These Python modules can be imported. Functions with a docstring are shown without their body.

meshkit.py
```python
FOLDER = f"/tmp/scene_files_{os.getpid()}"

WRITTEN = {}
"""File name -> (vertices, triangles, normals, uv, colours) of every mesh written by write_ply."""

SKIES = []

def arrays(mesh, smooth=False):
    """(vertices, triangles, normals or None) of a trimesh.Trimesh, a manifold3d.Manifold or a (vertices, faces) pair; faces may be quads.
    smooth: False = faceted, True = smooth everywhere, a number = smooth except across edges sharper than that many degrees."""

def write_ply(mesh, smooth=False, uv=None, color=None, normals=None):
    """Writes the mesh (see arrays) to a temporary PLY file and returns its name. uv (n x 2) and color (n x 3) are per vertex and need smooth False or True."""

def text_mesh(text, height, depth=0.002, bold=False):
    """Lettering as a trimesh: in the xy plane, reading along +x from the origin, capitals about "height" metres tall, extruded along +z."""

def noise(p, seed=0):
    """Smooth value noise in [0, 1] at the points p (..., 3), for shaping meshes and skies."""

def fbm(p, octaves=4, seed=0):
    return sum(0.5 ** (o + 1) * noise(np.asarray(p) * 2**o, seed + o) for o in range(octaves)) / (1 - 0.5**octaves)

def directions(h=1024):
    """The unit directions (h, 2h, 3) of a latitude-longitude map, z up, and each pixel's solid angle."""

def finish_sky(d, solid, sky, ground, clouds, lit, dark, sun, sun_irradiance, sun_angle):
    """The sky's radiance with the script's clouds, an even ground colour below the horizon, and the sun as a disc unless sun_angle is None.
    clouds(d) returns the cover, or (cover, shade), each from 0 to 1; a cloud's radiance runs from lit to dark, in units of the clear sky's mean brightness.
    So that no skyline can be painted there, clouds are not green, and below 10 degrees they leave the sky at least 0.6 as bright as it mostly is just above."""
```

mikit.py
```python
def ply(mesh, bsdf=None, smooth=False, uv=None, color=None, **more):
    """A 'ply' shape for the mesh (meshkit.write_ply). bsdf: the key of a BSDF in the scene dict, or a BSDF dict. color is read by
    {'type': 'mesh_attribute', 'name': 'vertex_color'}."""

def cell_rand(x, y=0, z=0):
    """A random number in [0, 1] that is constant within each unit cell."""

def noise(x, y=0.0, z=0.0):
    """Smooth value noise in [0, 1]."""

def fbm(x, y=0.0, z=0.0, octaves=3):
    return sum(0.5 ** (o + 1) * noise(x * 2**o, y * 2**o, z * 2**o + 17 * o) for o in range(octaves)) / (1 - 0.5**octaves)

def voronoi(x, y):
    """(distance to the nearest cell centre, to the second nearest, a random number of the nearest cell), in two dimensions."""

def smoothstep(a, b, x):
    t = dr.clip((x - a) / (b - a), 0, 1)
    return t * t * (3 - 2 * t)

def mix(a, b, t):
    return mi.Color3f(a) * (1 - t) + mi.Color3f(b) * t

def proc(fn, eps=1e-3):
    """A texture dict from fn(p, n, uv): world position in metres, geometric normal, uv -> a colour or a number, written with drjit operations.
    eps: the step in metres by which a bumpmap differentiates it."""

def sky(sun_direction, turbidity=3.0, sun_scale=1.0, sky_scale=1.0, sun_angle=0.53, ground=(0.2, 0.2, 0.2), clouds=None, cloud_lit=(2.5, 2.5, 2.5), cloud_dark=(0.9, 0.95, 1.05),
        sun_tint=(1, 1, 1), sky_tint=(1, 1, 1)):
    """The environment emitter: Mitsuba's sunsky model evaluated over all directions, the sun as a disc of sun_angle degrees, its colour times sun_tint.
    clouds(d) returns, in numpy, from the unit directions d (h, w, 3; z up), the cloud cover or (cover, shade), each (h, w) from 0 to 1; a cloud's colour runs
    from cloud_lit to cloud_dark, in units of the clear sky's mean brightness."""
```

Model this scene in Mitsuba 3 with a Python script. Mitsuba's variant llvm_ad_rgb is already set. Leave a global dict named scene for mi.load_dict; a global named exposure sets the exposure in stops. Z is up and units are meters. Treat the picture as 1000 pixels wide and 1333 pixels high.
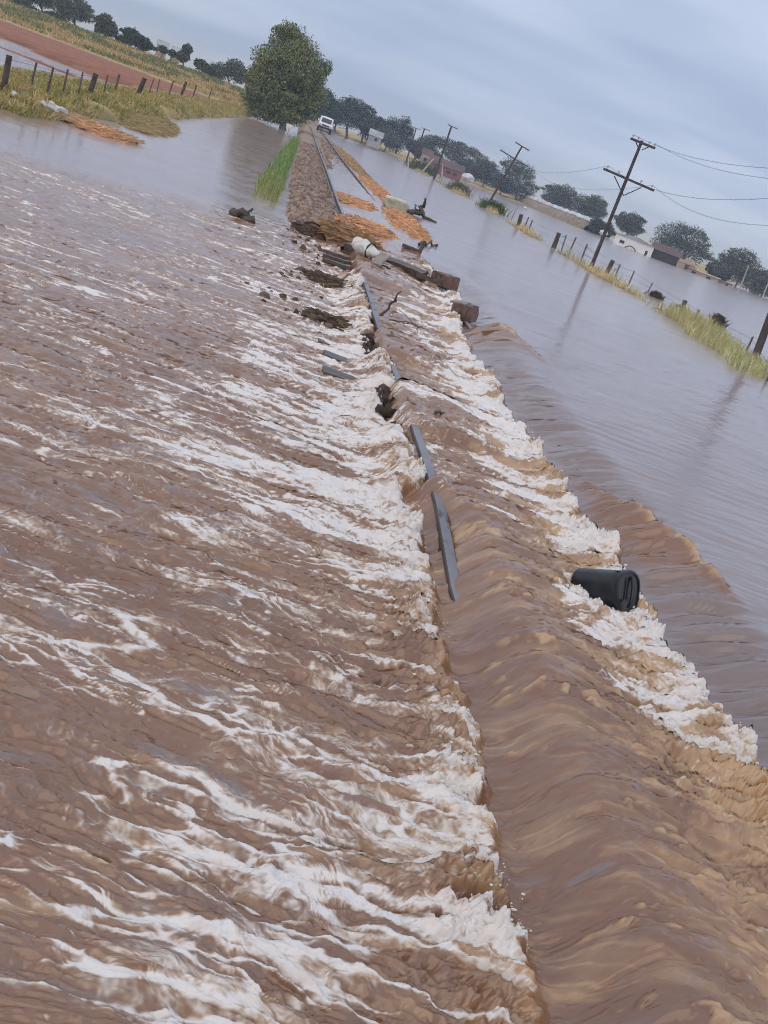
import math
import numpy as np
import trimesh
import manifold3d as m3
import drjit as dr
import mitsuba as mi
import mikit
from mikit import proc, noise as pnoise, fbm as pfbm, smoothstep as pstep, mix as pmix, cell_rand
import meshkit

T = mi.ScalarTransform4f
scene, labels = {}, {}

# ------------------------------------------------------------------ camera, sky, exposure
EYE = 1.85                       # metres above the rail heads
FOCAL, ROLL, PITCH, YAW = 1340.0, 20.6, None, None
_c, _s = math.cos(math.radians(ROLL)), math.sin(math.radians(ROLL))


def _uv(px, py):
    dx, dy = px - 500.0, py - 666.5
    return dx * _c + dy * _s, -dx * _s + dy * _c


_u0, _v0 = _uv(404, 150)         # where the rails vanish
PITCH = math.atan(-_v0 / FOCAL)
YAW = math.atan(-_u0 / math.hypot(FOCAL, _v0))
FWD = np.array([math.sin(YAW) * math.cos(PITCH), math.cos(YAW) * math.cos(PITCH), -math.sin(PITCH)])
RIGHT = np.array([math.cos(YAW), -math.sin(YAW), 0.0])
UP = np.cross(RIGHT, FWD)
CUP = -_s * RIGHT + _c * UP
CAM = np.array([0.0, 0.0, EYE])
scene['camera'] = {'type': 'perspective', 'fov_axis': 'x', 'fov': math.degrees(2 * math.atan(500 / FOCAL)), 'near_clip': 0.05, 'far_clip': 9000.0,
                   'to_world': T().look_at(origin=CAM.tolist(), target=(CAM + FWD).tolist(), up=CUP.tolist())}


def ray(px, py):
    u, v = _uv(px, py)
    return FOCAL * FWD + u * RIGHT - v * UP


def onz(px, py, z=0.0):
    d = ray(px, py)
    return CAM + d * ((z - EYE) / d[2])


def aty(px, py, y):
    d = ray(px, py)
    return CAM + d * (y / d[1])


exposure = EXPOSURE = 2.45


def clouds(d):
    el = np.degrees(np.arcsin(np.clip(d[..., 2], 0, 1)))
    q = d / np.maximum(d[..., 2:3] + 0.18, 0.05)
    n = meshkit.fbm(np.stack([q[..., 0] * 0.9 + 0.35 * q[..., 1], q[..., 1] * 1.7, 0 * q[..., 0]], -1), 5, 3)
    fine = meshkit.fbm(np.stack([q[..., 0] * 3.1, q[..., 1] * 6.5, 0 * q[..., 0] + 4], -1), 4, 8)
    low = 1 - np.clip(el / 24.0, 0, 1) ** 0.75
    sh = 0.48 * low + 1.45 * (n - 0.47) + 0.22 * (fine - 0.5) + 0.24
    return np.ones_like(el), np.clip(sh, 0, 1)


scene['sky'] = mikit.sky((-0.45, -0.65, 0.62), turbidity=3, sun_scale=0.13, sun_angle=70, sun_tint=(1.0, 0.94, 0.86), clouds=clouds,
                         cloud_lit=(1.46, 1.66, 2.04), cloud_dark=(0.81, 1.03, 1.48), ground=(0.16, 0.13, 0.12))

# ------------------------------------------------------------------ numpy noise (fast, tileable every 256 cells)
_R = np.random.default_rng(7)
_PERM = _R.permutation(256).astype(np.int32)
_ANG = (_R.random(256) * 2 * np.pi).astype(np.float32)
_GX, _GY = np.cos(_ANG), np.sin(_ANG)


def pn(x, y, seed=0):
    """Gradient noise, about -1..1, in two dimensions."""
    x, y = np.asarray(x, np.float32), np.asarray(y, np.float32)
    xi, yi = np.floor(x), np.floor(y)
    fx, fy = x - xi, y - yi
    xi, yi = xi.astype(np.int32) + seed * 37, yi.astype(np.int32) + seed * 91
    u, v = fx * fx * fx * (fx * (fx * 6 - 15) + 10), fy * fy * fy * (fy * (fy * 6 - 15) + 10)

    def g(a, b):
        h = _PERM[(_PERM[(xi + a) & 255] + yi + b) & 255]
        return _GX[h] * (fx - a) + _GY[h] * (fy - b)
    n0 = g(0, 0) * (1 - u) + g(1, 0) * u
    n1 = g(0, 1) * (1 - u) + g(1, 1) * u
    return (n0 * (1 - v) + n1 * v) * 1.5


def pf(x, y, octaves=3, seed=0, gain=0.5):
    out, a, tot = 0, 1.0, 0
    for o in range(octaves):
        out = out + a * pn(x * 2 ** o, y * 2 ** o, seed + o * 5)
        tot += a
        a *= gain
    return out / tot


def sst(a, b, x):
    t = np.clip((x - a) / (b - a), 0, 1)
    return t * t * (3 - 2 * t)


def bell(x, c, w):
    return np.exp(-((x - c) / w) ** 2)
# ------------------------------------------------------------------ the flood water: level, waves and foam as functions of the place
XL, XR = 1.44, 2.92              # the two rails


def dry(y):
    """1 where the left rail stands out of the water."""
    q = y + 0.10 * pn(y * 1.9, y * 0.3, 18) + 0.05 * pn(y * 6, y, 19)
    w = sst(6.2, 6.4, q) - 0.8 * sst(10.0, 10.2, q) + 0.8 * sst(11.3, 11.5, q) - sst(15.2, 15.6, q)
    spill = sst(0.41, 0.47, np.abs(pn(y * 0.85 + 2.3, y * 0.2, 20)))
    return np.clip(w, 0, 1) * (1 - 0.85 * spill * (y < 9.5))


def film(y):
    """Level of the water just before it reaches the left rail, over or under the rail head at z = 0."""
    return 0.058 - 0.115 * dry(y) - 0.05 * sst(18.0, 22.0, y)


def rough_area(x, y):
    """1 where the water left of the track is broken, 0 on the calm pool beyond."""
    edge = 20.6 + 0.75 * np.minimum(x, 1.0) + 0.5 * pn(x * 0.5, y * 0.2, 41)
    return 1 - sst(-1.8, 1.4, y - edge)


def water(x, y):
    """Height, foam (0..1) and aeration (0..1) at the points x, y."""
    x, y = np.asarray(x, np.float32), np.asarray(y, np.float32)
    run = 1 - sst(18.0, 23.0, y)                       # the stretch where water crosses the track
    near = 1 - sst(5.5, 6.4, y)
    rag = (0.065 * pn(y * 1.1, x * 0.4, 1) + 0.055 * pn(y * 3.3, x * 0.9, 2) + 0.035 * pn(y * 9, x * 3, 3) + 0.018 * pn(y * 22, x * 9, 4)) * (1 + 0.3 * sst(8, 16, y))
    ragr = (0.075 * pn(y * 0.9, x * 0.4, 6) + 0.06 * pn(y * 3.0, x * 0.9, 7) + 0.04 * pn(y * 8, x * 3, 8) + 0.018 * pn(y * 21, x * 9, 9))
    xr = 2.62 + 0.55 * sst(12.0, 17.5, y) - 0.2 * sst(18.5, 22, y)      # foot of the fall over the right rail
    dr_ = dry(y)
    footL = XL - 0.17 + 0.09 * near + 0.14 * dr_
    zl = -0.19 - 0.04 * sst(0.5, -3.0, x)
    f = film(y)
    up = 0.125
    # levels across the track
    wR = 0.60
    hump = bell(y, 6.55, 0.85) * (1 - sst(-0.10, 0.16, x - (3.22 - 0.2 * (y - 5.5)))) + bell(y, 13.3, 0.8) * (1 - sst(-0.10, 0.16, x - (3.46 - 0.2 * (y - 12.6))))
    hump = hump * (1 - sst(7.5, 8.1, y) * (1 - sst(11.5, 12.3, y))) * sst(5.15, 5.65, y)
    hump = hump * sst(xr - 0.05, xr + 0.25, x)
    bumpR = 0.105 * hump
    kR = sst(0.0, 1.0, (x - (xr + 0.02)) / wR)
    mid = -0.055 + (f + 0.055) * sst(xr - 0.15, XL + 0.25, x)
    zl = zl + 0.07 * dr_ * bell(x, XL - 0.10, 0.20) * 1.6
    z = mid + (up - mid) * kR
    wL = 0.15 + 0.16 * near - 0.10 * dr_
    kL = sst(0.0, 1.0, (x - footL) / wL)
    z = np.where(x < XL + 0.6, zl + (z - zl) * kL, z)
    z = z + bumpR
    calm = zl + (0.07 - zl) * sst(0.2, 3.2, x)
    z = z * run + calm * (1 - run)
    left = 1 - sst(footL - 0.06, footL + 0.02, x + rag)               # 1 left of the fall
    dL = footL - x - rag                                                # distance downstream of the left fall
    right_in = (1 - sst(xr - 0.05, xr + 0.03, x + ragr)) * (1 - left)  # 1 between the falls
    dR = xr - x - ragr
    ra = rough_area(x, y) * run
    ra2 = np.where(x < 0.8, rough_area(x, y), run)
    # warped coordinates: the current runs towards -x
    wx = 0.74 * (x + 0.16 * pn(x * 1.4, y * 1.4, 11) + 0.05 * pn(x * 5, y * 5, 12))
    wy = 1.6 * (y + 0.20 * x + 0.075 * pn(x * 1.1, y * 1.6, 13) + 0.034 * pn(x * 3.1, y * 4.5, 14) + 0.012 * pn(x * 9, y * 16, 15))
    # wider features far off keep the pattern from turning to grain
    a1 = pn(wx * 0.75, wy * 2.3, 21)
    a2 = pn(wx * 1.6, wy * 5.2, 22)
    a3 = pn(wx * 4.2, wy * 11.0, 23)
    a4 = pn(wx * 10, wy * 24, 24)
    a5 = pn(x * 30, y * 48, 25)
    m1 = sst(-0.35, 0.45, pn(x * 0.55 + 9, y * 1.3, 26))
    m2 = sst(-0.40, 0.40, pn(x * 0.9 + 4, y * 2.1 + 3, 27))
    m3 = sst(-0.30, 0.45, pn(x * 1.7 + 1, y * 3.6 + 5, 28))
    rid1 = np.clip(1 - np.abs(a1) * 1.7, 0, 1) ** 6 * m1
    rid2 = np.clip(1 - np.abs(a2) * 1.6, 0, 1) ** 5 * m2
    rid3 = np.clip(1 - np.abs(a3) * 1.5, 0, 1) ** 4 * m3
    rid4 = np.clip(1 - np.abs(pn(wx * 7, wy * 19 + 2, 29)) * 1.5, 0, 1) ** 3 * m2
    long_ = np.clip(1 - np.abs(pn(x * 0.30 + 2, (wy / 1.6 - 0.06 * x) * 2.1 + 6, 39)) * 1.9, 0, 1) ** 9 * sst(-0.5, 0.2, pn(x * 0.6, y * 0.9 + 8, 40))
    long2 = np.clip(1 - np.abs(pn(x * 0.42 + 7, (wy / 1.6 - 0.06 * x) * 4.3 + 1, 43)) * 1.8, 0, 1) ** 7 * sst(-0.4, 0.3, pn(x * 0.8 + 5, y * 1.3, 44))
    patch = pf(x * 0.42 + 3.1, y * 0.75, 2, 31)
    blob = pf(wx * 1.3 + 2, wy * 3.0 + 1, 4, 33)
    net = np.maximum(np.maximum(rid1, 0.95 * rid2), 0.8 * rid3) + 0.18 * rid3 + 0.16 * rid4
    grainy = 0.13 * a3 + 0.15 * a4 + 0.12 * a5
    # coverage of foam by place
    dLc, dRc = np.clip(dL, 0, 9), np.clip(dR, 0, 9)
    covL = 0.46 + 0.07 * sst(5, 8, y) + 0.54 * np.exp(-dLc / 0.95) + 0.20 * np.exp(-dLc / 2.4)
    covL = covL * (0.80 + 0.20 * sst(1.9, 3.6, y)) * (1 - 0.22 * sst(9, 19, y)) * (1 - 0.10 * sst(2.6, 3.4, y) * (1 - sst(3.6, 4.4, y)))
    covM = 0.34 + 0.22 * sst(0.45, 0.8, x - XL) * (1 - sst(4, 6, y)) + (0.14 + 0.16 * sst(4.2, 5.6, y) + 0.34 * bell(y, 3.9, 0.55)) * np.exp(-dRc / 0.30) + 0.90 * sst(3.3, 4.4, y) * np.exp(-dRc / 1.6) * (1 - 0.35 * sst(12, 18, y))
    covM = covM * (1 - 0.85 * sst(0.70, 0.25, x - XL) * (1 - sst(5.4, 6.2, y))) * (1 - 0.30 * (1 - sst(3.2, 4.6, y)))
    covM = covM * (1 - 0.4 * sst(0.6, 0.1, x - XL) * sst(8.8, 9.4, y))
    covM = covM * (0.62 + 0.62 * sst(-0.45, 0.5, pn(x * 1.9, y * 2.7, 36) + 0.5 * pn(x * 4, y * 8, 37)))
    covL = covL * (0.90 + 0.22 * sst(-0.4, 0.4, pn(x * 1.2 + 3, y * 1.9, 38)))
    cov = covL * left + covM * right_in
    cov = cov * (0.10 + 0.90 * ra2)
    val = 0.85 * net + grainy + 0.34 * patch + 0.42 * blob
    thr = 0.98 - 1.12 * cov
    foam = sst(thr - 0.14, thr + 0.80, val) * (left + right_in) * np.clip(cov * 8, 0, 1)
    haze_ = sst(-0.45, 0.65, 0.75 * pn(wx * 0.9 + 5, wy * 3.6, 35) + 0.55 * blob + 0.45 * a3 + 0.35 * patch)
    veil = 0.62 * haze_ * np.clip(cov * 1.25, 0, 1) * (left + right_in)
    lines = (1.15 * long_ + 1.0 * long2) * left * ra2 * (0.55 + 0.45 * sst(4, 7, y)) * (0.75 + 0.5 * a3 + 0.4 * a4)
    foam = np.maximum(foam, np.clip(lines, 0, 1))
    foam = np.clip(np.maximum(foam, veil) + 0.25 * np.minimum(foam, veil), 0, 1)
    # froth that is still brown: round the rollers, on the falls' lips
    roll = np.exp(-np.clip(dL, 0, 9) / 0.28) * left * ra2 + np.exp(-np.clip(dR, 0, 9) / 0.26) * right_in * run
    aer = 0.25 + 0.55 * roll + 0.35 * right_in * np.exp(-np.clip(dR, 0, 9) / 0.7) + 0.35 * pf(wx * 2.2, wy * 4.4, 3, 51) + 0.25 * sst(0.3, 0.9, val)
    crest = bell(y, 6.2, 1.0) * bell(x + 0.5 * ragr, 3.20 - 0.2 * (y - 5.5), 0.06) + bell(y, 13.2, 0.9) * bell(x + 0.5 * ragr, 3.44 - 0.2 * (y - 12.6), 0.09)
    crest = crest * (1 - sst(7.4, 8.0, y) * (1 - sst(11.7, 12.5, y))) * sst(5.2, 5.7, y) * sst(-0.5, 0.2, pn(y * 3.5, x * 3, 89))
    aer = aer + 0.7 * crest * run
    smooth_face = (1 - left) * (1 - right_in)
    aer = aer * (1 - 0.75 * smooth_face * (1 - crest)) * (0.4 + 0.6 * ra2)
    aer = aer + 0.22 * hump * run * smooth_face
    # waves
    t1 = pn(wx * 2.2 + 7, wy * 3.4, 61)
    t2 = pn(wx * 5.5, wy * 7.5, 62)
    t3 = pn(wx * 13, wy * 17, 63)
    t4 = pn(wx * 30, wy * 36, 64)
    b2 = 1 - 2 * np.abs(t2)
    b3 = 1 - 2 * np.abs(t3)
    amp = (left * (0.58 - 0.25 * sst(6, 13, y) + 0.9 * np.exp(-np.clip(dL, 0, 9) / 0.8)) + right_in * (0.50 + 0.55 * near * sst(0.4, 0.8, x - XL) + 1.2 * np.exp(-np.clip(dR, 0, 9) / 0.55)) * (1 - 0.55 * near * sst(0.7, 0.2, x - XL))) * (0.10 + 0.90 * ra2)
    z = z + amp * (0.036 * t1 + 0.020 * b2 + 0.012 * b3 + 0.006 * t4 + 0.003 * (1 - 2 * np.abs(pn(wx * 64, wy * 50, 65))))
    z = z + (0.007 * foam + 0.007 * foam * np.abs(t3) + 0.006 * foam * np.abs(t4)) * (0.3 + 0.7 * np.clip(amp, 0, 1))
    # rollers: lumps of froth heaped where the falling water lands
    lump = 0.7 * np.abs(pn(x * 3.6, y * 5.0, 71)) + 0.75 * np.abs(pn(x * 9, y * 12, 72)) + 0.6 * np.abs(pn(x * 21, y * 27, 73)) + 0.3 * np.abs(pn(x * 45, y * 55, 74))
    heave = sst(-0.5, 0.6, pn(y * 1.7, x * 0.8, 75) + 0.5 * pn(y * 4.3, x, 76))
    heapL = bell(dL, 0.13, 0.16) * sst(-0.03, 0.05, dL) * ra2
    heapR = bell(dR, 0.10, 0.15) * sst(-0.03, 0.05, dR) * run
    z = z + heave * (heapL * (0.025 + 0.085 * lump) + heapR * (0.025 + 0.075 * lump)) + (heapL + heapR) * 0.02 * lump
    z = z + crest * run * (0.012 + 0.05 * lump)
    # threads drawn out by the falling sheets
    face = (kL * (1 - kL) * 4 * (x < XL + 0.5) + kR * (1 - kR) * 2.2 * (x > xr - 0.1)) * run
    sl = y + 0.10 * (x - XL) + 0.05 * pn(x * 2.5, y * 2.0, 81)
    thread = pn(sl * 7, x * 1.1, 82) * 0.026 + pn(sl * 15, x * 1.6, 83) * 0.015 + (0.4 - np.abs(pn(sl * 30, x * 2.4, 84))) * 0.010 + (0.4 - np.abs(pn(sl * 62 + 0.3 * x, x * 4.0, 88))) * 0.005
    z = z + smooth_face * run * thread * (0.30 + 0.9 * face + 0.8 * hump + 0.9 * sst(xr + 0.75, xr + 0.35, x) * sst(xr, xr + 0.2, x) * (1 - sst(9, 13, y)))
    tanl = sst(0.40, 0.75, pn((y + 0.30 * x) * 6.5 + 4, x * 2.2, 85) + 0.55 * pn(y * 17, x * 9, 86) + 0.25 * pn(y * 40, x * 25, 87)) * near * bell(x, XL + 0.26, 0.27) * run
    aer = aer + 0.55 * tanl
    z = z + tanl * (0.004 + 0.026 * lump)
    mids = right_in * near * sst(1.1, 0.2, x - XL)
    z = z + mids * thread * 0.8
    churn = right_in * near * sst(0.15, 0.75, x - XL) * run
    c1 = 1 - 2 * np.abs(pn(wx * 9 + 3, wy * 6.5, 95))
    c2 = 1 - 2 * np.abs(pn(wx * 21, wy * 14, 96))
    z = z + churn * (0.011 * c1 + 0.006 * c2) + right_in * near * 0.0035 * c2
    aer = aer + churn * (0.22 * c1 + 0.18 * c2) * sst(-0.4, 0.4, pn(x * 2.2, y * 2.6, 97))
    fleck = churn * sst(0.62, 0.95, c1 * 0.55 + c2 * 0.45) * sst(-0.15, 0.4, pn(x * 1.6 + 4, y * 1.9, 98))
    foam = np.maximum(foam, 0.62 * fleck)
    # the open flood: long low ripples
    op = (1 - run) + run * sst(xr + 0.1, xr + 0.9, x) + left * (1 - ra2) * run
    op = np.clip(op, 0, 1)
    rip = 0.0045 * pn(x * 0.9, y * 0.8, 91) + 0.0018 * pn(x * 2.6 + y, y * 1.8, 92) * (0.4 + 0.9 * sst(-0.2, 0.4, pn(x * 0.25, y * 0.2, 94))) + 0.0006 * pn(x * 8, y * 6, 93)
    z = z + op * rip
    return z, foam, np.clip(aer, 0, 1)


def grid_faces(nr, nc):
    i = np.arange(nr * nc).reshape(nr, nc)
    a, b, c, d = i[:-1, :-1].ravel(), i[:-1, 1:].ravel(), i[1:, 1:].ravel(), i[1:, :-1].ravel()
    return np.concatenate([np.stack([a, b, c], 1), np.stack([a, c, d], 1)])


def water_colour(p, n, uv):
    foam, aer = uv.x, uv.y
    w = 0.25 * pnoise(p.x * 5, p.y * 5) + 0.06 * pnoise(p.x * 19, p.y * 19)
    sx, sy = p.x, p.y + 0.2 * p.x + w
    g = pnoise(sx * 14, sy * 62, p.z * 30)
    g2 = pnoise(sx * 60, sy * 130, p.z * 90)
    g3 = pnoise(sx * 5, sy * 21)
    f = pstep(0.30, 0.92, foam + (0.50 * (g - 0.5) + 0.40 * (g2 - 0.5) + 0.34 * (g3 - 0.5)) * pstep(0.02, 0.25, foam))
    big = pfbm(p.x * 0.7, p.y * 1.5, 0, 2)
    mud = pmix((0.195, 0.095, 0.052), (0.265, 0.142, 0.080), big)
    calm = pmix((0.200, 0.150, 0.140), (0.240, 0.185, 0.170), big)
    mud = calm + (mud - calm) * pstep(0.06, 0.24, aer)
    tan = mi.Color3f(0.50, 0.315, 0.165)
    base = mud + (tan - mud) * pstep(0.30, 1.0, aer + 0.5 * (pfbm(p.x * 6, p.y * 14, 0, 2) - 0.5))
    white = pmix((0.60, 0.47, 0.34), (0.77, 0.735, 0.70), pstep(0.30, 1.0, foam + 0.5 * (g - 0.5) + 0.4 * (g2 - 0.5)))
    return base + (white - base) * f * 0.93


def water_rough(p, n, uv):
    return 0.085 + 0.085 * (1 - pstep(0.05, 0.25, uv.y)) + 0.50 * pstep(0.15, 0.7, uv.x) + 0.14 * pstep(0.4, 0.9, uv.y)


scene['flood_water_material'] = {'type': 'principled', 'base_color': proc(water_colour), 'roughness': proc(water_rough), 'specular': 0.9}


def fan(s, rows, apex):
    S, Y = np.meshgrid(s, rows)
    X = S * (Y + apex)
    return X.astype(np.float32), Y.astype(np.float32)


def spaced(*runs):
    out = [np.array([runs[0][0]])]
    for a, b, n in runs:
        out.append(np.linspace(a, b, n + 1)[1:])
    return np.concatenate(out)


def water_sheet(X, Y, chunk=200):
    Z, F, A = (np.concatenate(k) for k in zip(*[water(X[i:i + chunk], Y[i:i + chunk]) for i in range(0, len(X), chunk)]))
    v = np.stack([X, Y, Z], -1).reshape(-1, 3)
    return v, np.stack([F, A], -1).reshape(-1, 2)


WQ = 1.0                          # fineness of the water
rows = np.linspace(1.55 ** -0.5, 66.0 ** -0.5, int(1150 * WQ)) ** -2.0
rows = np.concatenate([np.linspace(0.2, rows[0], 40)[:-1], rows, np.geomspace(rows[-1] * 1.02, 1600, 90)])
cols = spaced((-9, -1.2, 40), (-1.2, -0.30, 60), (-0.30, 0.62, int(760 * WQ)), (0.62, 1.1, 90), (1.1, 9, 40))
X, Y = fan(cols, rows, 1.1)
v1, uv1 = water_sheet(X, Y)
f1 = grid_faces(*X.shape)
# behind the camera, coarser
xb = np.unique(np.concatenate([np.linspace(-40, -3, 30), np.linspace(-3, 6, 220), np.linspace(6, 40, 30)]))
X2, Y2 = np.meshgrid(xb, np.concatenate([np.linspace(-60, -6, 30), np.linspace(-6, 0.2, 130)]))
X2, Y2 = X2.astype(np.float32), Y2.astype(np.float32)
v2, uv2 = water_sheet(X2, Y2)
f2 = grid_faces(*X2.shape)
scene['water'] = mikit.ply((np.vstack([v1, v2]), np.vstack([f1, f2 + len(v1)])), 'flood_water_material', True, uv=np.vstack([uv1, uv2]))
labels['water'] = {'label': 'brown flood water pouring over the railway line with white foam', 'kind': 'structure'}

# ------------------------------------------------------------------ small modelling helpers


def box(sx, sy, sz, at=(0, 0, 0), r=0.0):
    """A box; r > 0 chamfers its edges."""
    if r <= 0:
        m = trimesh.creation.box((sx, sy, sz))
    else:
        p = []
        for a in (-1, 1):
            for b in (-1, 1):
                for c in (-1, 1):
                    x, y, z = a * sx / 2, b * sy / 2, c * sz / 2
                    p += [(x - a * r, y, z), (x, y - b * r, z), (x, y, z - c * r)]
        m = trimesh.convex.convex_hull(np.array(p))
    m.apply_translation(at)
    return m


def tube(pts, rad, n=8):
    """A closed tube through the points with a radius (or one per point)."""
    pts = np.asarray(pts, float)
    rad = np.broadcast_to(np.asarray(rad, float), (len(pts),))
    d = np.gradient(pts, axis=0)
    d /= np.linalg.norm(d, axis=1, keepdims=True) + 1e-12
    ref = np.array([0, 0, 1.0]) if abs(d[:, 2]).mean() < 0.8 else np.array([1.0, 0, 0])
    a = np.cross(d, ref)
    a /= np.linalg.norm(a, axis=1, keepdims=True) + 1e-12
    b = np.cross(d, a)
    t = np.arange(n) * 2 * np.pi / n
    v = pts[:, None] + rad[:, None, None] * (np.cos(t)[None, :, None] * a[:, None] + np.sin(t)[None, :, None] * b[:, None])
    v = np.vstack([v.reshape(-1, 3), pts[:1], pts[-1:]])
    f = []
    for i in range(len(pts) - 1):
        for j in range(n):
            k = (j + 1) % n
            f += [(i * n + j, i * n + k, (i + 1) * n + k), (i * n + j, (i + 1) * n + k, (i + 1) * n + j)]
    e, o = len(v) - 2, (len(pts) - 1) * n
    for j in range(n):
        k = (j + 1) % n
        f += [(e, k, j), (e + 1, o + j, o + k)]
    m = trimesh.Trimesh(v, f, process=False)
    m.fix_normals()
    return m


def join(ms):
    return trimesh.util.concatenate([m for m in ms if m is not None])


def turned(m, rot=(0, 0, 0), at=(0, 0, 0)):
    m = m.copy()
    m.apply_transform(trimesh.transformations.euler_matrix(*np.radians(rot), 'sxyz'))
    m.apply_translation(at)
    return m


def numbered(key):
    if not any(k == key or k.startswith(key + '__') for k in scene):
        return key
    i = 1
    while any(k == f'{key}_{i:03d}' or k.startswith(f'{key}_{i:03d}__') for k in scene):
        i += 1
    return f'{key}_{i:03d}'


def thing(name, label, category, group=None, kind=None):
    key = numbered(name)
    labels[key] = {'label': label}
    if category:
        labels[key]['category'] = category
    if group:
        labels[key]['group'] = group
    if kind:
        labels[key]['kind'] = kind
    return key


def part(parent, name, mesh, bsdf, smooth=False, label=None, kind=None, world=None, **kw):
    key = numbered(f'{parent}__{name}')
    scene[key] = mikit.ply(mesh, bsdf, smooth, **kw)
    if world is not None:
        scene[key]['to_world'] = world
    if label or kind:
        labels[key] = {k: x for k, x in (('label', label), ('kind', kind)) if x}
    return key


def whole(name, mesh, bsdf, label, category, smooth=False, group=None, kind=None, **kw):
    key = thing(name, label, category, group, kind)
    scene[key] = mikit.ply(mesh, bsdf, smooth, **kw)
    return key


def paint(name, rgb, rough=0.6, var=0.18, scale=3.0, metallic=0.0, rgb2=None, spec=0.5):
    """A worn, mottled surface of one colour (towards rgb2 in its worn patches)."""
    c1 = mi.Color3f(rgb) if False else rgb
    c2 = rgb2 or tuple(x * (1 - var) for x in rgb)

    def fn(p, n, uv):
        k = pfbm(p.x * scale, p.y * scale, p.z * scale, 3)
        g = pnoise(p.x * scale * 11, p.y * scale * 11, p.z * scale * 11)
        return pmix(c1, c2, pstep(0.3, 0.7, k)) * (1 - var * 0.5 * g)
    scene[name] = {'type': 'principled', 'base_color': proc(fn), 'roughness': rough, 'metallic': metallic, 'specular': spec}
    return name


def grain(name, rgb, rgb2, rough=0.75, along=(1.0, 1.0, 1.0), scale=30.0):
    def fn(p, n, uv):
        k = pfbm(p.x * scale * along[0], p.y * scale * along[1], p.z * scale * along[2], 3)
        b = pnoise(p.x * 4, p.y * 4, p.z * 4)
        return pmix(rgb, rgb2, pstep(0.25, 0.75, k * 0.75 + b * 0.25))
    scene[name] = {'type': 'principled', 'base_color': proc(fn), 'roughness': rough}
    return name


scene['vertex_matt'] = {'type': 'twosided', 'bsdf': {'type': 'principled', 'base_color': {'type': 'mesh_attribute', 'name': 'vertex_color'}, 'roughness': 0.8, 'specular': 0.25}}
RNG = np.random.default_rng(11)

# ------------------------------------------------------------------ the ground: embankment, banks, field and the land beyond


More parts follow.
